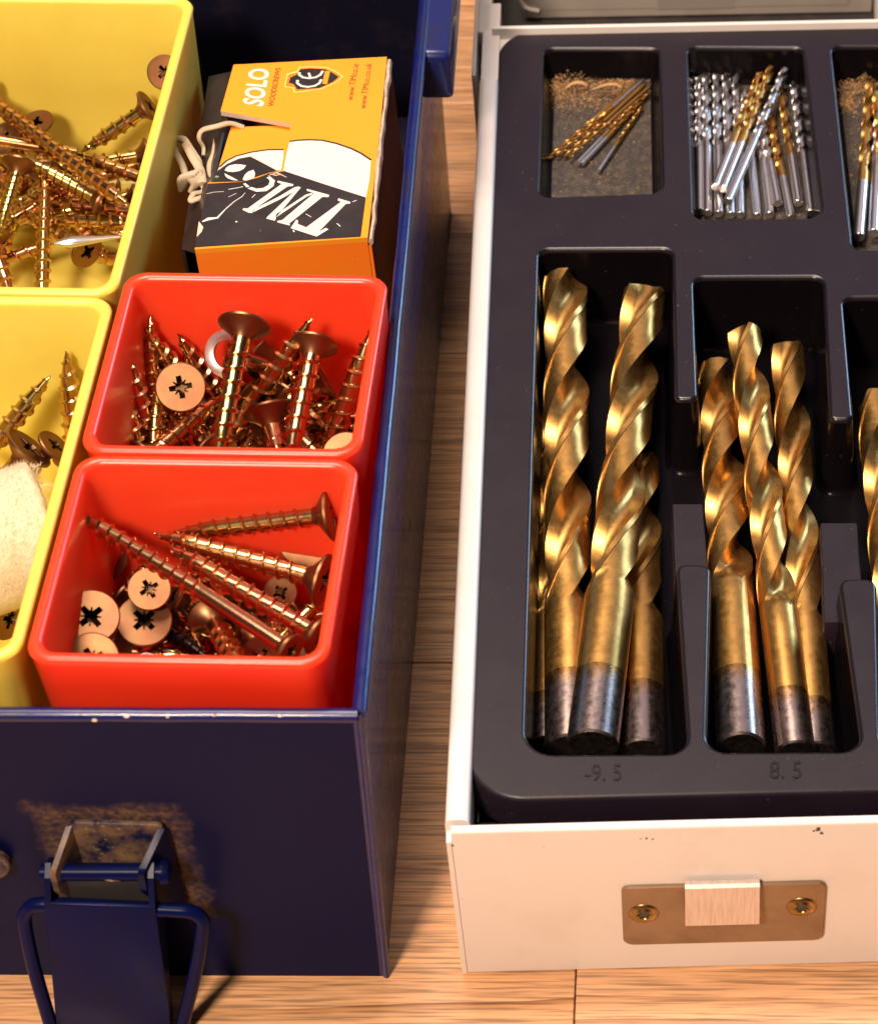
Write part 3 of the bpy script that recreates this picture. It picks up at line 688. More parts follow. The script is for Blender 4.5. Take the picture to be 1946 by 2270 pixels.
# beige felt roll
pth = [Z5(-420, 1700, 6.3), Z5(-250, 1640, 6.4), Z5(-60, 1580, 6.5), Z5(90, 1535, 6.5), Z5(210, 1500, 6.5), Z5(300, 1472, 6.5)]
V, F = tube_vf(smoothpath(pth, 6), [1.28]*28+[1.22, 1.12, .9], 40)
bm = bmesh.new(); vs = add_vf(bm, V, F)
for v in bm.verts:
    v.co += Vector((random.uniform(-1, 1), random.uniform(-1, 1), random.uniform(-1, 1)))*.02
fr = thing('felt_roll', (pth[2].x, pth[2].y, 5.0), 'beige felt roll lying in the nearer yellow bin', 'felt roll')
bmobj('roll', bm, FELT, fr, 80)
hv, hf = [], []
P0 = smoothpath(pth, 6)
for i in range(4500):
    k = random.randrange(0, 31); th = random.uniform(0, math.pi); p = P0[min(k, len(P0)-1)]
    t = (P0[min(k+1, len(P0)-1)]-P0[max(k-1, 0)]).normalized(); u_ = Vector((0, 0, 1)); s_ = t.cross(u_).normalized(); u_ = s_.cross(t)
    nrm = s_*math.cos(th)+u_*math.sin(th); r_ = 1.27 if k < 27 else 1.15
    a = p+nrm*r_+t*random.uniform(-.15, .15); dv = (nrm+Vector((random.uniform(-1, 1), random.uniform(-1, 1), random.uniform(-1, 1)))).normalized()*random.uniform(.04, .14)
    sd = dv.cross(Vector((.3, .5, .8))).normalized()*.005; n0 = len(hv)
    hv += [a-sd, a+sd, a+dv]; hf.append((n0, n0+1, n0+2))
fz = mesh('fuzz', hv, hf, FELT, fr, 0); fz['kind'] = 'stuff'

# ------------------------------------------------------------------ screw carton
C2 = lambda x, y, z: at(380+x/2.612, y/2.612, z)
CT = 7.98; CL = 7.80
cc = C2(690, 900, 3.3)
cart = thing('screw_carton', (cc.x, cc.y, 3.2), 'worn orange, black and white carton with a torn flap, behind the orange bins', 'carton')
tl, tr, frr, fll = (360, 372), (1247, 326), (1135, 1374), (135, 1442)
def panel(name, pts, z0, z1, m, parent=cart, edge=None, edges_raw=()):
    t = [Vector((p.x, p.y, z1)) for p in pts]; bo = [Vector((p.x, p.y, z0)) for p in pts]; n = len(pts)
    a = sum((t[i].x*t[(i+1) % n].y-t[(i+1) % n].x*t[i].y) for i in range(n))
    if a < 0: t.reverse(); bo.reverse()
    F = [tuple(range(n)), tuple(range(2*n-1, n-1, -1))]+[(i, n+i, n+(i+1) % n, (i+1) % n) for i in range(n)]
    rv = a < 0
    mats = ([0, 1]+[1 if ((n-2-i) % n if rv else i) in edges_raw else 0 for i in range(n)]) if edge else None
    return mesh(name, t+bo, F, [m, edge] if edge else m, parent, 0, mats)
raised = [(285, 640), (360, 372), (1247, 326), (1200, 810), (1135, 1374), (135, 1442), (211, 1055), (415, 1049), (570, 997), (645, 985), (692, 712)]
panel('top_flap', [C2(x, y, CT) for x, y in raised], CT-.12, CT, CARD, edge=BOARD, edges_raw=(6, 7, 8, 9, 10))
low = [(345, 735), (692, 722), (700, 1100), (300, 1130), (215, 1060), (268, 985)]
panel('inner_flap', [C2(x, y, CL) for x, y in low], CL-.06, CL, CARD, edge=BOARD, edges_raw=(5,))
# walls
tlw, trw, frw, flw = C2(*tl, CT), C2(1240, 330, CT), C2(1132, 1372, CT), C2(*fll, CT)
def quad(name, a, b_, c, d, m, th=.06, seg=1):
    n = (b_-a).cross(d-a).normalized()*th
    V = [a, b_, c, d, a-n, b_-n, c-n, d-n]
    return mesh(name, V, [(0, 1, 2, 3), (7, 6, 5, 4), (0, 4, 5, 1), (1, 5, 6, 2), (2, 6, 7, 3), (3, 7, 4, 0)], m, cart, 0)
dn = Vector((0, 0, -1))
BOT = 3.22
quad('front_panel', Vector((flw.x, flw.y, BOT)), Vector((frw.x+.04, frw.y, BOT)), Vector((frw.x, frw.y, CT-.10)), Vector((flw.x, flw.y, CT-.10)), CARDF)
quad('back_panel', Vector((trw.x, trw.y-.03, BOT)), Vector((tlw.x, tlw.y-.03, BOT)), Vector((tlw.x, tlw.y-.03, CT-.1)), Vector((trw.x, trw.y-.03, CT-.1)), CARD)
rt0, rt1 = C2(1268, 352, CT-.2), C2(1172, 1385, CT-.25)
quad('side_panel', Vector((frw.x+.12, frw.y, BOT)), Vector((trw.x+.16, trw.y, BOT)), Vector((trw.x+.10, trw.y, CT-.20)), Vector((frw.x+.07, frw.y, CT-.25)), CARDF)
# ragged grey board edge between lid and side
pts = [C2(1250+6*math.sin(i*.9)+8*(1-abs(i/9-1)), 345+i*57, CT-.10) + Vector((0, -0.0, 0)) for i in range(19)]
pts = [trw.lerp(frw, i/18)+Vector((.075+.02*random.uniform(-1, 1), 0, -.12+.03*random.uniform(-1, 1))) for i in range(19)]
V, F = tube_vf(pts, [.045+random.uniform(0, .03) for _ in pts], 6, flat=1.6); mesh('torn_edge', V, F, RAW, cart, 0)
a0, a1 = C2(215, 440, 7.35), C2(58, 1440, 7.2)
quad('side_flap', a1, flw+Vector((.02, 0, -.12)), tlw+Vector((.02, -.05, -.12)), a0, INKB)
quad('side_panel', Vector((a1.x+.05, a1.y, BOT)), Vector((a1.x+.0, a1.y, 7.2)), Vector((a0.x, a0.y, 7.3)), Vector((a0.x+.05, a0.y, BOT)), INKB)
fc = C2(1110, 1530, 6.9)
quad('torn_corner', C2(1120, 1420, 7.55)+Vector((0, -.06, 0)), C2(1175, 1560, 6.5)+Vector((.05, -.03, 0)), C2(1185, 1450, 7.2)+Vector((.06, .1, 0)), C2(1150, 1360, 7.75)+Vector((.02, .05, 0)), RAW)
# ---- print on the carton
def pr_poly(pts, fn, z, m, name='print'):
    q = [fn(x, y, z) for x, y in pts]; n = len(q)
    a = sum((q[i].x*q[(i+1) % n].y-q[(i+1) % n].x*q[i].y) for i in range(n))
    if a < 0: q.reverse()
    return mesh(name, q, [tuple(range(n))], m, cart, 0)
def pr_stroke(pts, wd, fn, z, m, name='print', closed=False):
    q = [fn(x, y, z) for x, y in pts]; V = []; F = []
    for i, p in enumerate(q):
        t = (q[min(i+1, len(q)-1)]-q[max(i-1, 0)]); t.z = 0; t.normalize(); s_ = Vector((-t.y, t.x, 0)); ww = wd[i] if isinstance(wd, list) else wd
        V += [p+s_*ww*.5, p-s_*ww*.5]
    for i in range(len(q)-1): F.append((2*i+1, 2*i+3, 2*i+2, 2*i))
    return mesh(name, V, F, m, cart, 0)
C3 = lambda x, y, z: at(400+x/4.036, 300+y/4.036, z)
C4 = lambda x, y, z: at(440+x/4.036, 110+y/4.036, z)
e1, e2, e3, e4, e5 = .004, .008, .012, .016, .020
arcR = [(975, 55), (1050, 45), (1150, 40), (1270, 45), (1400, 75), (1530, 120), (1620, 165), (1705, 222)]
pr_poly(arcR+[(1690, 400), (1660, 553), (1300, 440), (920, 315), (945, 180)], C3, CT+e1, INKW)
pr_stroke([(x, y-5) for x, y in arcR], .045, C3, CT+e2, INKB)
pr_poly([(920, 313), (1300, 438), (1658, 552), (1612, 905), (990, 943), (905, 948), (905, 640), (915, 400)], C3, CT+e2, INKB)
arcL = [(925, 128), (780, 130), (640, 150), (500, 185), (410, 230), (350, 285)]
pr_poly(arcL+[(335, 310), (420, 250), (520, 205), (625, 185), (760, 255), (860, 310), (900, 312), (920, 200)], C3, CL+e1, INKW)
pr_stroke([(x, y-5) for x, y in arcL], .04, C3, CL+e2, INKB)
pr_poly([(335, 312), (420, 252), (520, 207), (625, 187), (760, 257), (860, 312), (912, 320), (860, 420), (560, 480), (260, 470), (300, 390)], C3, CL+e2, INKB)
pr_poly([(244, 428), (556, 412), (700, 372), (800, 333), (925, 318), (925, 640), (920, 947), (130, 1000), (150, 900)], C3, CT+e2-.001, INKB)
for lp in ([(395, 310), (410, 285), (440, 265), (490, 255), (540, 257), (588, 265), (565, 297), (520, 318), (470, 325), (425, 322)],
           [(558, 385), (575, 350), (605, 322), (652, 305), (668, 335), (662, 370), (640, 395), (600, 402), (560, 398)],
           [(393, 335), (425, 352), (470, 375), (520, 402), (470, 398), (425, 382), (402, 362)]):
    pr_poly(lp, C3, CL+e3, INKW, 'leaf_mark')
for lp in ([(560, 430), (600, 472), (680, 502), (770, 496), (832, 452), (846, 402), (800, 362), (770, 375), (800, 402), (788, 440), (740, 468), (680, 474), (612, 450), (582, 424)],):
    pr_poly(lp, C3, CT+e3, INKW, 'letter')
LET = [[(1412, 560), (1520, 592), (1518, 608), (1480, 610), (1235, 862), (1300, 825), (1325, 838), (1218, 903), (985, 828), (1035, 752), (1052, 758), (1050, 790), (1125, 820), (1435, 592), (1405, 578)],
       [(1130, 475), (1330, 530), (1325, 550), (1270, 548), (975, 785), (980, 805), (865, 775), (868, 762), (910, 755), (1195, 515), (1130, 492)],
       [(868, 402), (1010, 434), (1006, 450), (958, 455), (668, 652), (645, 692), (610, 690), (555, 664), (562, 650), (600, 652), (905, 432), (868, 418)],
       [(660, 655), (880, 545), (1020, 462), (1052, 455), (1078, 462), (860, 725), (845, 762), (768, 742), (775, 728), (1010, 505), (880, 575), (640, 690)],
       [(860, 700), (1120, 528), (1175, 512), (1185, 522), (1130, 545), (850, 735)]]
for lp in LET: pr_poly(lp, C3, CT+e3, INKW, 'letter')
# scuffs, creases and bare board
scr = [([(195, 770), (250, 745), (330, 735), (400, 660), (480, 590), (550, 545), (580, 510)], [.03, .09, .05, .022, .02, .016, .01], CT+e3),
       ([(235, 520), (300, 505), (390, 500)], .012, CT+e3), ([(430, 480), (520, 465), (560, 455)], .018, CT+e3), ([(430, 550), (500, 515)], .012, CT+e3),
       ([(640, 555), (670, 525)], .015, CT+e3), ([(1540, 592), (1575, 578)], .02, CT+e3), ([(1120, 700), (1170, 728)], .015, CT+e3), ([(1400, 785), (1430, 812)], .02, CT+e3),
       ([(495, 765), (505, 775)], .035, CT+e3), ([(1010, 845), (1016, 862)], .03, CT+e3), ([(780, 360), (860, 330), (950, 372)], [.01, .05, .02], CT+e4), ([(800, 340), (850, 355), (910, 345)], [.02, .04, .01], CT+e5)]
for p_, wd, z in scr: pr_stroke(p_, wd, C3, z, RAW if z > CT+e3 else INKW, 'scuff')
pr_poly([(165, 765), (205, 820), (190, 860), (145, 908), (155, 830)], C3, CT+e4, BOARD, 'bare_patch')
pr_stroke([(560, 495), (560, 480), (700, 430), (790, 390)], [.01, .03, .04, .02], C3, CT+e4, INKB, 'crease')
# shield with the two letters
pr_poly([(765, 332), (790, 212), (880, 186), (902, 152), (1000, 145), (1150, 153), (1232, 190), (1297, 237), (1232, 292), (1100, 352), (860, 385), (838, 342)], C4, CT+e1, INKP, 'shield_border')
pr_poly([(778, 322), (800, 222), (890, 196), (912, 160), (1000, 154), (1145, 162), (1222, 196), (1280, 237), (1222, 285), (1095, 342), (870, 372), (850, 330)], C4, CT+e2, CARDF, 'shield_border')
pr_poly([(806, 292), (822, 245), (880, 217), (906, 172), (1000, 163), (1130, 171), (1200, 202), (1256, 240), (1200, 286), (1080, 340), (882, 352), (852, 305)], C4, CT+e3, INKB, 'shield')
pr_stroke([(886, 268), (884, 296), (920, 322), (980, 330), (1040, 320), (1080, 298), (1100, 262)], .058, C4, CT+e4, INKW, 'letter')
pr_stroke([(902, 198), (902, 222), (935, 245), (990, 252), (1050, 243), (1090, 222), (1112, 186)], .058, C4, CT+e4, INKW, 'letter')
pr_stroke([(985, 203), (1003, 248)], .05, C4, CT+e5, INKW, 'letter')
pr_poly([(1132, 188), (1176, 190), (1150, 306), (1108, 300)], C4, CT+e4, CARD, 'shield_bar')
def text_mesh(body, bold=0.0, extrude=0.0):
    cu = bpy.data.curves.new('lettering', 'FONT'); cu.body = body; cu.offset = bold; cu.extrude = extrude; cu.resolution_u = 4
    ob = bpy.data.objects.new('lettering', cu); col.objects.link(ob)
    me = bpy.data.meshes.new_from_object(ob.evaluated_get(bpy.context.evaluated_depsgraph_get()))
    vs = [v.co.copy() for v in me.vertices]; fs = [tuple(p.vertices) for p in me.polygons]
    bpy.data.objects.remove(ob); bpy.data.curves.remove(cu); bpy.data.meshes.remove(me)
    return vs, fs
def text_quad(body, BL, BR, TR, TL, fn, z, m, parent, name='lettering', bold=0.0):
    vs, fs = text_mesh(body, bold)
    x0 = min(v.x for v in vs); x1 = max(v.x for v in vs); y0 = min(v.y for v in vs); y1 = max(v.y for v in vs)
    V = []
    for v in vs:
        s_, t = (v.x-x0)/(x1-x0), (v.y-y0)/(y1-y0)
        px = (BL[0]*(1-s_)+BR[0]*s_)*(1-t)+(TL[0]*(1-s_)+TR[0]*s_)*t; py = (BL[1]*(1-s_)+BR[1]*s_)*(1-t)+(TL[1]*(1-s_)+TR[1]*s_)*t
        V.append(fn(px, py, z))
    return mesh(name, V, fs, m, parent, 0)
text_quad('SOLO', (582, 510), (640, 168), (455, 164), (392, 478), C4, CT+e2, INKW, cart, bold=.03)
text_quad('WOODSCREWS', (672, 505), (738, 160), (690, 158), (620, 500), C4, CT+e2, INKR, cart, bold=.012)
text_quad('www.TIMco.ie', (1380, 450), (1436, 122), (1378, 120), (1325, 445), C4, CT+e2, INKR, cart)
text_quad('www.TIMco.co.uk', (1495, 525), (1552, 118), (1495, 116), (1440, 520), C4, CT+e2, INKR, cart)

# ------------------------------------------------------------------ rubber band with knot
rb0 = C2(110, 1050, 7.4)
rub = thing('rubber_band', (rb0.x, rb0.y, 7.2), 'knotted beige rubber band round the left side of the orange carton', 'rubber band')
def rtube(pts, r, name, flat=.5):
    V, F = tube_vf(smoothpath([C2(*p) for p in pts], 7), [q*.85 for q in r] if isinstance(r, list) else r*.85, 10, flat=flat); return mesh(name, V, F, RUB, rub, 60)
rtube([(420, 735, 7.80), (340, 712, 7.92), (260, 730, 8.0), (180, 752, 7.95), (160, 800, 7.8), (185, 850, 7.6), (185, 900, 7.5)], .075, 'band', .6)
rtube([(262, 800, 7.6), (250, 880, 7.65), (225, 950, 7.65), (232, 1010, 7.7), (262, 1030, 7.8)], .085, 'band', .6)
rtube([(90, 1040, 7.6), (62, 950, 7.6), (20, 870, 7.6), (22, 815, 7.65), (70, 805, 7.7), (110, 860, 7.7), (160, 950, 7.65), (150, 1050, 7.6)], [.09]*40+[.1]*10, 'band', .8)
rtube([(85, 830, 7.72), (120, 900, 7.74), (165, 980, 7.7), (180, 1060, 7.65)], .11, 'band', .5)
rtube([(160, 1040, 7.6), (190, 1090, 7.55), (175, 1110, 7.55), (130, 1120, 7.6), (110, 1160, 7.55), (150, 1150, 7.55), (195, 1135, 7.5)], .07, 'band', .6)
for k in range(6):
    a = k*.5
    V, F = tube_vf(smoothpath([C2(52+8*k, 1070-8*k+30, 7.45), C2(48+14*k, 1040-4*k, 7.72), C2(80+16*k, 1020-6*k, 7.75), C2(125+9*k, 1050-2*k+10, 7.6), C2(110+6*k, 1110-6*k, 7.42)], 6), .06, 8)
    mesh('knot', V, F, RUB, rub, 60)

# ------------------------------------------------------------------ white drill case
W0 = at(1025, 2158, 0).xy; WA = R(1.75)
wu, wv = Vector((math.cos(WA), math.sin(WA))), Vector((-math.sin(WA), math.cos(WA)))
def WF(u, v, z): p = W0+wu*u+wv*v; return Vector((p.x, p.y, z))
def wloc(p): q = Vector((p.x, p.y))-W0; return q.dot(wu), q.dot(wv)
WW = 19.5
case = thing('drill_case', WF(WW/2, 11, 0), 'open white enamelled metal drill case with a tarnished latch plate on its front', 'drill case')
def extr(prof, fr, a, b_, m, name, steps=1, jitter=0.0, smooth=40):
    loops = []
    for i in range(steps+1):
        t = a+(b_-a)*i/steps; loops.append([fr(p[0], p[1], t) for p in prof])
    V, F = loft(loops, True, True); return mesh(name, V, F, m, case, smooth)
fprof = rpoly([(.10, .0, 0), (.10, 4.30, .0), (.17, 4.40, .0), (.17, 4.50, .06), (.0, 4.50, .075), (0, .02, .015)][::1], 6)
extr(fprof, lambda v, z, u: WF(u, v, z), .10, WW, WHITE, 'front_wall', 30)
lprof = rpoly([(.0, .0, 0), (.38, .0, 0), (.38, 3.6, 0), (.44, 3.6, 0), (.44, 4.5, .17), (.0, 4.5, .15)], 8)
lpr2 = [Vector((.0, 0)), Vector((.09, 0)), Vector((.09, 4.2))]
lprof = [Vector((.0, .0)), Vector((.08, .0)), Vector((.08, 4.25))]+[Vector((.36, 4.25)), Vector((.36, 3.5)), Vector((.44, 3.5))]+[Vector((.44-.16+.16*math.cos(a), 4.34+.16*math.sin(a))) for a in [R(x) for x in (0, 15, 30, 45, 60, 75, 90)]]+[Vector((.15+.15*math.cos(a), 4.35+.15*math.sin(a))) for a in [R(x) for x in (90, 105, 120, 135, 150, 165, 180)]]
VL = wloc(at(1052, 172, 4.5))[1]
extr(lprof, lambda u, z, v: WF(u-.02, v, z), .27, VL, WHITE, 'side_wall', 40)
extr(lpr2+[Vector((.0, 4.2))], lambda u, z, v: WF(u, v, z), .0, .35, WHITE, 'corner_tab', 2)
extr([Vector((.0, 0)), Vector((.40, 0)), Vector((.40, 4.2)), Vector((0, 4.2))], lambda u, z, v: WF(u, v, z+.1), VL, VL+3.2, WHITE, 'side_wall', 2)
extr(lprof, lambda u, z, v: WF(WW-u+.1, v, z), .06, VL, WHITE, 'side_wall', 4)
V_B = wloc(at(1500, 52, 4.5))[1]
bprof = rpoly([(V_B-.03, 1.0, 0), (V_B+.03, 1.0, 0), (V_B+.055, 4.50, .02), (V_B-.055, 4.50, .02)], 4)
U_B = wloc(at(1090, 56, 4.5))[0]
extr(bprof, lambda v, z, u: WF(u, v, z), U_B, WW, WHITE, 'back_wall', 4)
bm = bmesh.new(); box_bm(bm, (.05, VL-1.2, 4.12), (U_B+1.1, V_B-.06, 4.2), WF, .02); bmobj('corner_plate', bm, WHITE, case, 30)
bm = bmesh.new(); box_bm(bm, (.1, .12, .03), (WW-.1, V_B-.1, .15), WF); bmobj('base_plate', bm, DARK, case, 0)
# chips in the white paint
for (px, py, r_) in ((1815, 1857, .055), (1822, 1866, .04), (1806, 1861, .03), (1433, 1868, .022), (1447, 1870, .018), (1420, 1869, .015), (1003, 1873, .03), (1205, 1880, .01)):
    c = atY(px, py, W0.y+.02); u_, v_ = wloc(c); n = 7
    V = [WF(u_, -.006, c.z)]+[WF(u_+r_*random.uniform(.5, 1.3)*math.cos(2*math.pi*i/n), -.003, c.z+r_*random.uniform(.6, 1.6)*math.sin(2*math.pi*i/n)) for i in range(n)]
    c2 = W0+wu*u_; 
    mesh('paint_chip', V, [(0, 1+i, 1+(i+1) % n) for i in range(n)], CHIP, case, 0)
# latch plate on the front
def FP(px, py, out=0.0):
    """point on the front face of the case, out cm in front of it"""
    d = ray(px, py); n = Vector((wu.y, -wu.x, 0)); p0 = WF(0, 0, 0)+n*out
    t = (p0-CAM).dot(n)/d.dot(n); return CAM+d*t
cs = [FP(1385, 2090), FP(1827, 2077), FP(1828, 1949), FP(1373, 1964)]
uu = [(wloc(p)[0], p.z) for p in cs]
u0, u1 = sum(u for u, z in (uu[0], uu[3]))/2, sum(u for u, z in uu[1:3])/2
z0, z1 = (uu[0][1]+uu[1][1])/2, (uu[2][1]+uu[3][1])/2
pp = rpoly([(u0, z0, .2), (u1, z0, .2), (u1, z1, .16), (u0, z1, .16)], 6)
V, F = loft([[WF(p.x, -.002, p.y) for p in pp], [WF(p.x, -.06, p.y) for p in pp], [WF(p.x, -.078, p.y) for p in inset(pp, .02)]], True, True)
lp_ = mesh('latch_plate', V, F, PLATE, case, 30)
hk = [wloc(FP(1518, 1958, .15)), wloc(FP(1684, 1952, .15))]
zt_, zb_ = FP(1600, 1956, .1).z, FP(1605, 2052, .3).z
hu0, hu1 = hk[0][0], hk[1][0]
prof = [(-.07, zt_+.02), (-.16, zt_+.03), (-.22, zt_-.02), (-.30, (zt_+zb_)/2), (-.34, zb_+.14), (-.33, zb_+.05), (-.27, zb_), (-.20, zb_+.01), (-.20, zb_+.06), (-.26, zb_+.07), (-.27, zb_+.14), (-.22, (zt_+zb_)/2), (-.15, zt_-.05), (-.07, zt_-.06)]
V, F = loft([[WF(u_, v, z) for v, z in prof] for u_ in (hu0, hu0+.02, hu1-.02, hu1)], True, True)
mesh('catch_hook', V, F, HOOK, case, 30)
for (px, py) in ((1427, 2026), (1777, 2011)):
    p = FP(px, py, .08); u_ = wloc(p)[0]; n = 28
    ring_ = []
    for (r_, o) in ((.285, -.079), (.27, -.10), (.24, -.115), (.21, -.10), (.17, -.095), (.13, -.13), (.125, -.13), (.115, -.12), (.11, -.085)):
        ring_.append([WF(u_+r_*math.cos(2*math.pi*i/n), o, p.z+r_*math.sin(2*math.pi*i/n)) for i in range(n)])
    V, F = loft(ring_, False, True); rv = mesh('rivet', V, F, BRASS, case, 40)
    V = [WF(u_+.115*math.cos(2*math.pi*i/n), -.087, p.z+.115*math.sin(2*math.pi*i/n)) for i in range(n)]
    V2 = [WF(u_+.115*math.cos(2*math.pi*i/n), -.09, p.z+.115*math.sin(2*math.pi*i/n)) for i in range(n)]
    mesh('rivet_hole', *loft([V, V2], False, True), CHIP, rv, 0)
# lid lying open behind the case
lidz = 2.4
bm = bmesh.new(); box_bm(bm, (-.1, V_B+.35, 1.9), (WW, V_B+24, lidz), WF, .02); bmobj('lid_lining', bm, DARK, case, 0)
ul0 = wloc(at(1052, 20, 4.3)); ul1 = wloc(at(1090, 20, 4.3))
bm = bmesh.new(); box_bm(bm, (ul0[0], V_B-1.6, 0.05), (ul0[0]+.10, V_B+24, 4.3), WF, .04)
box_bm(bm, (ul0[0]+.10, V_B+.1, 3.9), (ul1[0], V_B+24, 4.3), WF, .04); bmobj('lid_wall', bm, WHITE, case, 40)
bm = bmesh.new(); box_bm(bm, (ul0[0]+.1, V_B+.12, 0.05), (WW, V_B+.22, 3.2), WF, .02); bmobj('lid_hinge', bm, DARK, case, 0)

# ------------------------------------------------------------------ grey carton in the lid
gp = at(1165, 41, lidz+.02)
gu, gv = wloc(gp); gu1 = wloc(at(1932, 26, lidz+.02))[0]
gc = thing('cardboard_box', WF((gu+gu1)/2, gv+3, lidz), 'plain grey cardboard box with tape, lying in the open lid of the white case', 'cardboard box')
bm = bmesh.new(); box_bm(bm, (gu, gv, lidz+.02), (gu1, gv+7, lidz+4.2), WF, .05); bmobj('box', bm, GREYB, gc, 30)
bm = bmesh.new(); box_bm(bm, (gu-.05, gv-.05, lidz+.30), (gu1-.6, gv-.008, lidz+4.1), WF, .015); bmobj('front_flap', bm, GREYB, gc, 30)
bm = bmesh.new(); box_bm(bm, (wloc(at(1457, 20, 3))[0], gv-.062, lidz+.28), (wloc(at(1628, 20, 3))[0], gv-.052, lidz+4.15), WF); bmobj('tape_strip', bm, TAPE, gc, 0)
V, F = tube_vf(smoothpath([WF(gu-.12, gv+.3, lidz+1.6), WF(gu-.1, gv+.05, lidz+1.0), WF(gu-.02, gv-.06, lidz+.45), WF(gu+.35, gv-.08, lidz+.3)], 6), .07, 8); mesh('folded_corner', V, F, GREYB, gc, 50)
gd = wloc(at(1942, 20, 3.0))[0]
bm = bmesh.new(); box_bm(bm, (gd+.02, gv-.4, lidz), (gd+.5, gv+9, 5.2), WF, .04); bmobj('lid_divider', bm, WHITE, case, 30)

# ------------------------------------------------------------------ black drill tray
ZT = 4.3
def tp(px, py, r_=0.0, z=ZT): p = at(px, py, z); return (p.x, p.y, r_)
tc0 = at(1500, 1000, 2)
tray = thing('drill_tray', (tc0.x, tc0.y, 2.0), 'black moulded plastic tray with rounded wells for drill bits, set in the white case', 'tray')
def cpt(u, v, r_): p = WF(u, v, 0); return (p.x, p.y, r_)
tl_u = wloc(at(1041, 1640, ZT)); tb_v = wloc(at(1500, 1757, ZT))[1]; tt_v = wloc(at(1500, 60, ZT))[1]; tl2 = wloc(at(1108, 180, ZT))
outer = rpoly([cpt(tl_u[0], tb_v, 1.05), cpt(WW-.6, tb_v, 1.05), cpt(WW-.6, tt_v, 1.0), cpt(tl2[0], tt_v, 1.0)], 12)
comb = rpoly([tp(1154, 1679, .62), tp(1535, 1677, .45), tp(1506, 1256, .13), tp(1567, 1256, .13), tp(1556, 1674, .45),
              tp(1921, 1672, .45), tp(1867, 1288, .13), tp(1934, 1288, .13), tp(1942, 1672, .45), tp(2330, 1668, .5), tp(2190, 652, .33),
              tp(1860, 655, .30), tp(1883, 925, .09), tp(1846, 925, .09), tp(1831, 608, .32), tp(1529, 610, .30), tp(1538, 880, .09), tp(1503, 880, .09),
              tp(1497, 546, .32), tp(1187, 548, .30)], 7)
sw = [rpoly([tp(1188, 440, .3), tp(1474, 430, .36), tp(1466, 103, .3), tp(1200, 103, .3)], 7),
      rpoly([tp(1530, 488, .3), tp(1829, 486, .42), tp(1784, 101, .3), tp(1518, 100, .3)], 7),
      rpoly([tp(1884, 556, .3), tp(2240, 560, .4), tp(2140, 98, .3), tp(1836, 98, .3)], 7)]
def lip(loop, floor_z, draft):
    return [lift(loop, ZT), lift(inset(loop, .03), ZT-.008), lift(inset(loop, .06), ZT-.035), lift(inset(loop, .078), ZT-.095),
            lift(inset(loop, .085), ZT-.25), lift(inset(loop, .085+draft), floor_z+.12), lift(inset(loop, .085+draft+.03), floor_z+.05), lift(inset(loop, .085+draft+.10), floor_z)]
bm = bmesh.new()
edges = []
holes = [comb]+sw
topv = []
for lp in [outer]+holes:
    vs = [bm.verts.new((p.x, p.y, ZT)) for p in lp]
    edges += [bm.edges.new((vs[i], vs[(i+1) % len(vs)])) for i in range(len(vs))]
bmesh.ops.triangle_fill(bm, use_beauty=True, edges=edges)
for f in bm.faces:
    if f.normal.z < 0: f.normal_flip()
V, F = [v.co.copy() for v in bm.verts], [tuple(v.index for v in f.verts) for f in bm.faces]
bm.verts.index_update(); F = [tuple(v.index for v in f.verts) for f in bm.faces]; bm.free()
mesh('top_plate', V, F, BLACK, tray, 0)
# outer skirt
lo = [lift(outer, ZT), lift(inset(outer, -.03), ZT-.012), lift(inset(outer, -.06), ZT-.05), lift(inset(outer, -.075), ZT-.11), lift(inset(outer, -.10), ZT-.8)]
V, F = loft(lo); mesh('skirt', V, [f[::-1] for f in F], BLACK, tray, 60)
base = rpoly([cpt(.42, .2, .12), cpt(WW-.4, .2, .12), cpt(WW-.4, tt_v+.15, .3), cpt(.5, tt_v+.15, .9)], 6)
V, F = loft([lift(base, ZT-.95), lift(inset(base, .05), ZT-.9)], False, False)
bm = bmesh.new(); add_vf(bm, V, F)
bm.free()
loops2 = [lift(inset(outer, -.10), ZT-.8), lift(inset(outer, -.16), ZT-.9)]
V, F = loft(loops2)
# flange round the skirt (front strip is what shows)
bm = bmesh.new(); box_bm(bm, (.46, .2, ZT-1.25), (WW-.5, tb_v+.1, ZT-.88), WF, .03); bmobj('front_flange', bm, BLACK, tray, 40)
bm = bmesh.new(); box_bm(bm, (.46, tb_v+.1, ZT-1.2), (tl_u[0]+.15, tt_v, ZT-.9), WF, .03); bmobj('side_flange', bm, BLACK, tray, 40)
FZ = [2.25, 3.45, 3.35, 3.3]
for i, lp in enumerate(holes):
    ls = lip(lp, FZ[i], .10 if i == 0 else .10)
    V, F = loft(ls[3:]); mesh('well', V, F, WELL, tray, 50)
    V, F = loft(ls[:4]); mesh('well_lip', V, F, LIP, tray, 80)
    bm = bmesh.new(); vs = [bm.verts.new(p) for p in ls[-1]]
    bmesh.ops.triangle_fill(bm, use_beauty=True, edges=[bm.edges.new((vs[k], vs[(k+1) % len(vs)])) for k in range(len(vs))])
    for f in bm.faces:
        if f.normal.z < 0: f.normal_flip()
    bmobj('well_floor', bm, WELL if i == 0 else DUSTY, tray, 0)
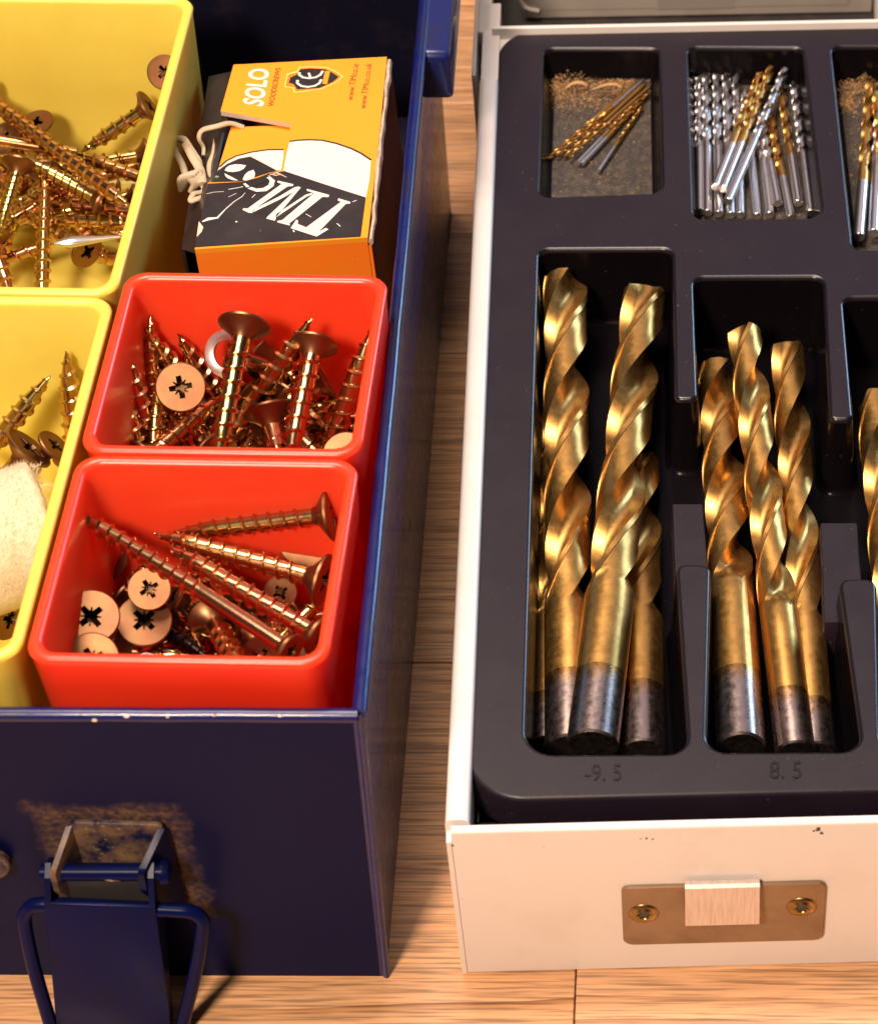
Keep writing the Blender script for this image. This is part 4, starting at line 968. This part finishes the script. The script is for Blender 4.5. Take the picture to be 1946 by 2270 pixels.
# ledges of the finger channel
for (xa_, xb_, ya, yb_, rx) in ((1489, 1557, 1116, 1345, 1536), (1818, 1899, 1158, 1380, 1900)):
    zl = ZT-.62
    P = [at(xa_, ya, zl), at(xb_, ya, zl), at(xb_+18, yb_, zl), at(xa_+8, yb_, zl)]
    pl = rpoly([(P[3].x, P[3].y, .03), (P[2].x, P[2].y, .03), (P[1].x, P[1].y, .03), (P[0].x, P[0].y, .03)], 3)
    V, F = loft([lift(inset(pl, -.05), FZ[0]-.02), lift(pl, zl-.03), lift(inset(pl, .025), zl)], False, True); mesh('ledge', V, F, BLACK, tray, 40)
# raised size marks
MARKM = mat('moulded_mark', (0.004, 0.003, 0.005), .42, spec=.28)
def mark(body, x0, y0, x1, y1, bold=0.0):
    vs, fs = text_mesh(body, bold, .03)
    a0 = min(v.x for v in vs); a1 = max(v.x for v in vs); b0 = min(v.y for v in vs); b1 = max(v.y for v in vs)
    V = []
    for v in vs:
        s_, t = (v.x-a0)/(a1-a0), (v.y-b0)/(b1-b0)
        p = at(x0+(x1-x0)*s_, y0+(y1-y0)*t, ZT); V.append((p.x, p.y, ZT-.004+(.022 if v.z > 0 else 0)))
    return mesh('size_mark', V, fs, MARKM, tray, 0)
mark('9. 5', 1312, 1732, 1377, 1695); mark('8. 5', 1706, 1727, 1776, 1689)
mark('-', 1296, 1722, 1310, 1719)

# ------------------------------------------------------------------ drill bits
def drill_meshes(d, L, mirror=False, split=.24, flutes=.62, half=None, gold=GOLD, steel=STEEL, fine=True):
    """drill bit along +Z: end of the shank at z=0, point at z=L; returns the shank and the fluted body"""
    Rr = d/2; half = half or d*2.9; split *= .78; flutes = 1-(1-flutes)*.82; nf = 26 if fine else 10
    phi = []
    ca_, ra_ = 1.0, .68                                   # each flute is a circular hollow: distance of its centre and its radius
    ah = math.acos((1+ca_**2-ra_**2)/(2*ca_)); flw_ = 2*ah
    for i in range(nf): phi.append(('f', i/nf*flw_))
    rest = math.pi-flw_
    for t in (0, .13, .14, .35, .6, .85): phi.append(('l', flw_+rest*t))
    phi = [(k, p+o) for o in (0, math.pi) for k, p in phi]
    Z0 = L*(1-flutes); zs = []
    nz = max(14, int((L-Z0)/(d*(.16 if fine else .33))))
    for i in range(nz+1): zs.append(Z0+(L-Rr*.62-Z0)*i/nz)
    def ring(z, sc=1.0, tip=False):
        rf = min(1, max(0, (z-Z0)/(d*.8))); rf = rf*rf*(3-2*rf)
        out = []
        for k, p in phi:
            q = p % math.pi
            if k == 'f':
                al = q-ah; r_ = ca_*math.cos(al)-math.sqrt(max(0, ra_**2-(ca_*math.sin(al))**2)); r_ = Rr*(1-(1-r_)*rf)
            else:
                t = (q-flw_)/rest; r_ = Rr*(1.0 if t < .135 else 1-.05*rf)
            th = p+math.pi*z/half
            rr = r_*sc
            zz_ = z if not tip else L-rr*.60
            out.append(Vector((rr*math.cos(th), rr*math.sin(th), zz_)))
        return out
    loops = []
    zb = L*split
    t0 = math.pi*Z0/half; loops.append([Vector((Rr*math.cos(p+t0), Rr*math.sin(p+t0), zb)) for k, p in phi])
    steps = 4
    for i in range(1, steps):
        z = zb+(Z0-zb)*i/steps; loops.append([Vector((Rr*math.cos(p+t0), Rr*math.sin(p+t0), z)) for k, p in phi])
    for z in zs: loops.append(ring(z))
    ztop = L-Rr*.60
    for s_ in (1.0, .7, .4, .08): loops.append(ring(L-Rr*.6, s_, True))
    V, F = loft(loops, False, True)
    me = bpy.data.meshes.new('fluted_body'); me.from_pydata([tuple(Vector(v)*S) for v in V], [], F); me.update()
    me.polygons.foreach_set('use_smooth', [True]*len(me.polygons)); me.set_sharp_from_angle(angle=R(34)); me.materials.append(gold)
    n = 32 if fine else 16
    def circ(r_, z): return [Vector((r_*math.cos(2*math.pi*i/n), r_*math.sin(2*math.pi*i/n), z)) for i in range(n)]
    c = Rr*.10
    V, F = loft([circ(Rr-c, 0), circ(Rr, c*.8), circ(Rr*1.0005, zb*.5), circ(Rr*1.0005, zb+.0)], True, False)
    ms = bpy.data.meshes.new('shank'); ms.from_pydata([tuple(Vector(v)*S) for v in V], [], F); ms.update()
    ms.polygons.foreach_set('use_smooth', [True]*len(ms.polygons)); ms.set_sharp_from_angle(angle=R(34)); ms.materials.append(steel)
    me['run'] = math.degrees(ah+math.pi*Z0/half)
    return me, ms
def fade_mat(zb):
    m = STEEL.copy(); m.name = 'worn_coating'; nt = m.node_tree; N = nt.nodes; L = nt.links; b = N['Principled BSDF']
    src = b.inputs['Base Color'].links[0].from_socket
    tc = [n for n in N if n.type == 'TEX_COORD'][0]; sp = N.new('ShaderNodeSeparateXYZ'); L.new(tc.outputs['Object'], sp.inputs[0])
    nz = N.new('ShaderNodeTexNoise'); nz.inputs['Scale'].default_value = 700; nz.inputs['Detail'].default_value = 6; nz.inputs['Roughness'].default_value = .7; L.new(tc.outputs['Object'], nz.inputs['Vector'])
    ma = N.new('ShaderNodeMath'); ma.operation = 'MULTIPLY_ADD'; L.new(nz.outputs[0], ma.inputs[0]); ma.inputs[1].default_value = .008; L.new(sp.outputs[2], ma.inputs[2])
    mr = N.new('ShaderNodeMapRange'); mr.inputs[1].default_value = zb*S-.0005; mr.inputs[2].default_value = zb*S+.0035; L.new(ma.outputs[0], mr.inputs[0])
    x = N.new('ShaderNodeMix'); x.data_type = 'RGBA'; L.new(mr.outputs[0], x.inputs[0]); L.new(src, x.inputs[6]); x.inputs[7].default_value = (0.50, 0.275, 0.085, 1)
    L.new(x.outputs[2], b.inputs['Base Color']); return m
def place_drill(end, tip, me, ms, spin, label, group, L):
    ax = tip-end; k = ax.length/L; ax.normalize()
    r = tag(empty('drill_bit', end), label, 'drill bit', group)
    r.rotation_mode = 'QUATERNION'; up_ = (Vector((0, 0, 1))-ax*ax.z).normalized(); yy = ax.cross(up_)
    r.rotation_quaternion = (Matrix((up_, yy, ax)).transposed() @ Matrix.Rotation(spin-R(me['run']), 3, 'Z')).to_quaternion()   # spin: where the flute runs out, 0 = up, 90 = right
    r.scale = (1, 1, k)
    for nm, m_ in (('fluted_body', me), ('shank', ms)):
        o = bpy.data.objects.new(nm, m_); col.objects.link(o); o.parent = r
    return r
GD = 'large golden drill bits in the long wells'
BIG = [ # end of shank (px, py, z), tip, diameter, where the flute runs out, shank split, flute share, twist, label
 ((1264, 1662, 3.05), (1252, 606, 3.70), .97, 50, .16, .70, .90, 'golden drill bit on the left of the long left well, neighbour covering its shank'),
 ((1313, 1655, 3.62), (1430, 636, 3.72), .98, 80, .165, .65, .98, 'thick golden drill bit leaning right across the top of the long left well'),
 ((1424, 1672, 3.02), (1418, 1010, 2.55), .86, 70, .24, .50, 1.0, 'golden drill bit with a brown shank under the right side of the long left well'),
 ((1212, 1655, 2.68), (1222, 900, 2.68), .62, 75, .16, .6, 1.0, 'dark golden drill bit deep against the left wall of the long left well'),
 ((1643, 1660, 3.30), (1590, 806, 3.00), .92, -15, .205, .55, .80, 'golden drill bit on the left of the long middle well, widest shank there'),
 ((1764, 1670, 3.25), (1648, 724, 3.75), .76, -5, .15, .645, 1.02, 'slim golden drill bit lying highest in the centre of the long middle well'),
 ((1806, 1672, 3.00), (1744, 760, 3.30), .76, 75, .13, .66, 1.14, 'golden drill bit on the right of the long middle well, silvery shank end'),
 ((2012, 1668, 3.10), (1938, 872, 3.10), .84, 80, .2, .62, 1.0, 'golden drill bit at the right edge of the photo in the third long well')]
for e, t, d, sp_, spl, flt, tw, lb in BIG:
    E_, T_ = at(*e), at(*t); L_ = (T_-E_).length
    me, ms = drill_meshes(d, L_, split=spl, flutes=flt, half=d*3.45*tw, steel=fade_mat(L_*spl*.78))
    place_drill(E_, T_, me, ms, R(sp_), lb, GD, L_)
# small wells
P1 = zz(1050, 0, 1.982)
GS = 'thin drill bits in the upper left well'
mg, mgs = drill_meshes(.105, 3.2, split=.02, flutes=.4, half=.38, fine=False)
mg2, mgs2 = drill_meshes(.105, 3.2, split=.46, flutes=.45, half=.38, steel=BRIGHT, fine=False)
TH = [((715, 362), (325, 697), 3.56, 0, 'thin gold bit, outermost upper one, its fluted end lowest left'),
      ((745, 352), (362, 684), 3.60, 1, 'thin bit with a bright silver streak, second from the upper left in the bundle'),
      ((752, 370), (395, 692), 3.56, 0, 'thin gold bit in the middle of the bundle, fluted end down left'),
      ((768, 385), (418, 690), 3.63, 0, 'thin gold bit with a coarse twist, lower middle of the bundle'),
      ((458, 712), (745, 420), 3.60, 1, 'thin bit with a silver shank end, left of its twin pair'),
      ((478, 718), (770, 408), 3.57, 1, 'thin bit with a silver shank end, right of its twin pair'),
      ((700, 390), (440, 650), 3.52, 0, 'thin gold bit half buried beneath the bundle'),
      ((548, 750), (742, 468), 3.55, 1, 'lone thin bit lying apart at the lower right of the bundle')]
for e, t, z, k_, lb in TH:
    place_drill(P1(*e, z), P1(*t, z), *((mg, mgs) if k_ == 0 else (mg2, mgs2)), random.uniform(0, 6), lb, GS, 3.2)
GM = 'finger thin drill bits in the upper middle well'
ms1, ms1s = drill_meshes(.21, 3.9, split=.5, flutes=.46, half=.5, gold=BRIGHT, steel=BRIGHT, fine=False)
mgo, mgos = drill_meshes(.21, 3.9, split=.46, flutes=.46, half=.5, gold=GOLD, steel=BRIGHT, fine=False)
MD = [((1028, 935), (1022, 295), 3.55, 0, 'silver bit standing second from the left wall of the upper middle well'),
      ((1076, 940), (1068, 300), 3.55, 0, 'silver bit third from the left wall, beside the gap'),
      ((1130, 945), (1108, 290), 3.52, 0, 'silver bit passing under the crossed bits, left one'),
      ((1172, 945), (1153, 288), 3.52, 0, 'silver bit passing under the crossed bits, right one'),
      ((996, 930), (990, 330), 3.48, 0, 'silver bit tight against the left wall of the upper middle well'),
      ((1245, 950), (1190, 400), 3.50, 0, 'silver bit emerging right of the crossed three, shank flush with the front'),
      ((1302, 945), (1240, 420), 3.52, 0, 'silver bit next right of the one beside the crossed three'),
      ((1392, 958), (1300, 480), 3.54, 1, 'gold shouldered bit reaching furthest to the front wall'),
      ((1335, 893), (1262, 500), 3.62, 0, 'silver bit resting on top with its shank end short of the wall'),
      ((1426, 893), (1342, 340), 3.62, 1, 'gold fluted bit leaning right above its neighbours, short of the front'),
      ((1480, 935), (1408, 365), 3.55, 0, 'silver bit alone at the right wall of the upper middle well'),
      ((1060, 822), (1262, 318), 3.80, 1, 'leftmost of three bits crossing on top, golden flutes'),
      ((1094, 830), (1310, 292), 3.83, 1, 'middle of three bits crossing on top, gold with a steel end'),
      ((1116, 885), (1372, 300), 3.86, 0, 'rightmost and longest of three bits crossing on top, all silver')]
for e, t, z, k_, lb in MD:
    place_drill(P1(*e, z), P1(*t, z), *((ms1, ms1s) if k_ == 0 else (mgo, mgos)), random.uniform(0, 6), lb, GM, 3.9)
P2 = zz(1780, 0, 3.452)
mb, mbs = drill_meshes(.27, 4.0, split=.42, flutes=.52, half=.62, steel=BRIGHT, fine=False)
mb2, mbs2 = drill_meshes(.27, 4.0, split=.5, flutes=.46, half=.62, gold=BRIGHT, steel=BRIGHT, fine=False)
GR = 'drill bits in the upper right well'
place_drill(P2(425, 1815, 3.6), P2(520, 600, 3.6), mb, mbs, 1.0, 'sawdust caked gold bit at the left of the upper right well', GR, 4.0)
place_drill(P2(540, 1785, 3.6), P2(600, 620, 3.55), mb2, mbs2, 2.0, 'silver bit at the right edge of the photo beside the sawdust caked one', GR, 4.0)
place_drill(P2(660, 1800, 3.6), P2(560, 640, 3.75), mb, mbs, 2.0, 'gold bit at the very edge, crossing the silver one in the upper right well', GR, 4.0)

# ------------------------------------------------------------------ sawdust in the small wells
def sawdust(spots, n, label):
    V, F = [], []
    for i in range(n):
        (fn, x, y, sx, sy, z, hgt) = random.choice(spots)
        gx, gy = random.gauss(0, .45), random.gauss(0, .45)
        hh = hgt*math.exp(-(gx*gx+gy*gy)*1.6)
        p = fn(x+gx*sx, y+gy*sy, z); p.z += random.random()*hh
        r_ = random.uniform(.010, .032); n0 = len(V)
        q = [Vector((random.uniform(-1, 1), random.uniform(-1, 1), random.uniform(-.6, .6)))*r_ for _ in range(4)]
        V += [p+v for v in q]; F += [(n0, n0+1, n0+2), (n0, n0+2, n0+3), (n0, n0+3, n0+1), (n0+1, n0+3, n0+2)]
    return tag(mesh('sawdust', V, F, SAW, None, 0), label, 'sawdust', None, 'stuff')
z1_, z2_, z3_ = FZ[1]+.01, FZ[2]+.01, FZ[3]+.01
sawdust([(P1, 430, 355, 150, 70, z1_, .30), (P1, 560, 390, 200, 60, z1_, .20), (P1, 370, 395, 70, 80, z1_, .18), (P1, 660, 380, 120, 50, z1_, .14), (P1, 480, 430, 220, 80, z1_, .02)]*5+[(P1, 540, 640, 420, 420, z1_, .0)], 4200,
        'pale brown sawdust swept against the back of the upper left well')
sawdust([(P2, 350, 690, 140, 120, z3_, .22), (P2, 470, 640, 90, 80, z3_, .3), (P2, 330, 800, 90, 70, z3_, .1)]*4+[(P2, 360, 1100, 120, 600, z3_, .0)], 2000,
        'pale brown sawdust clumped round the bit in the upper right well')

for (pts, lb) in (([(520, 392, .22), (570, 372, .34), (620, 368, .36), (650, 385, .26), (610, 400, .16), (555, 398, .12)], 'curled brown wood shaving at the back of the upper left well'),
                  ([(400, 392, .10), (430, 365, .24), (470, 360, .26), (500, 378, .16), (460, 392, .10)], 'small pale wood shaving left of the brown one in the sawdust')):
    q = smoothpath([P1(x, y, FZ[1]+h) for x, y, h in pts], 5)
    V, F = tube_vf(q, [.012+.045*math.sin(math.pi*(i+.5)/len(q)) for i in range(len(q))], 8, flat=.35); tag(mesh('wood_shaving', V, F, SAW, None, 60), lb, 'wood shaving', 'wood shavings')
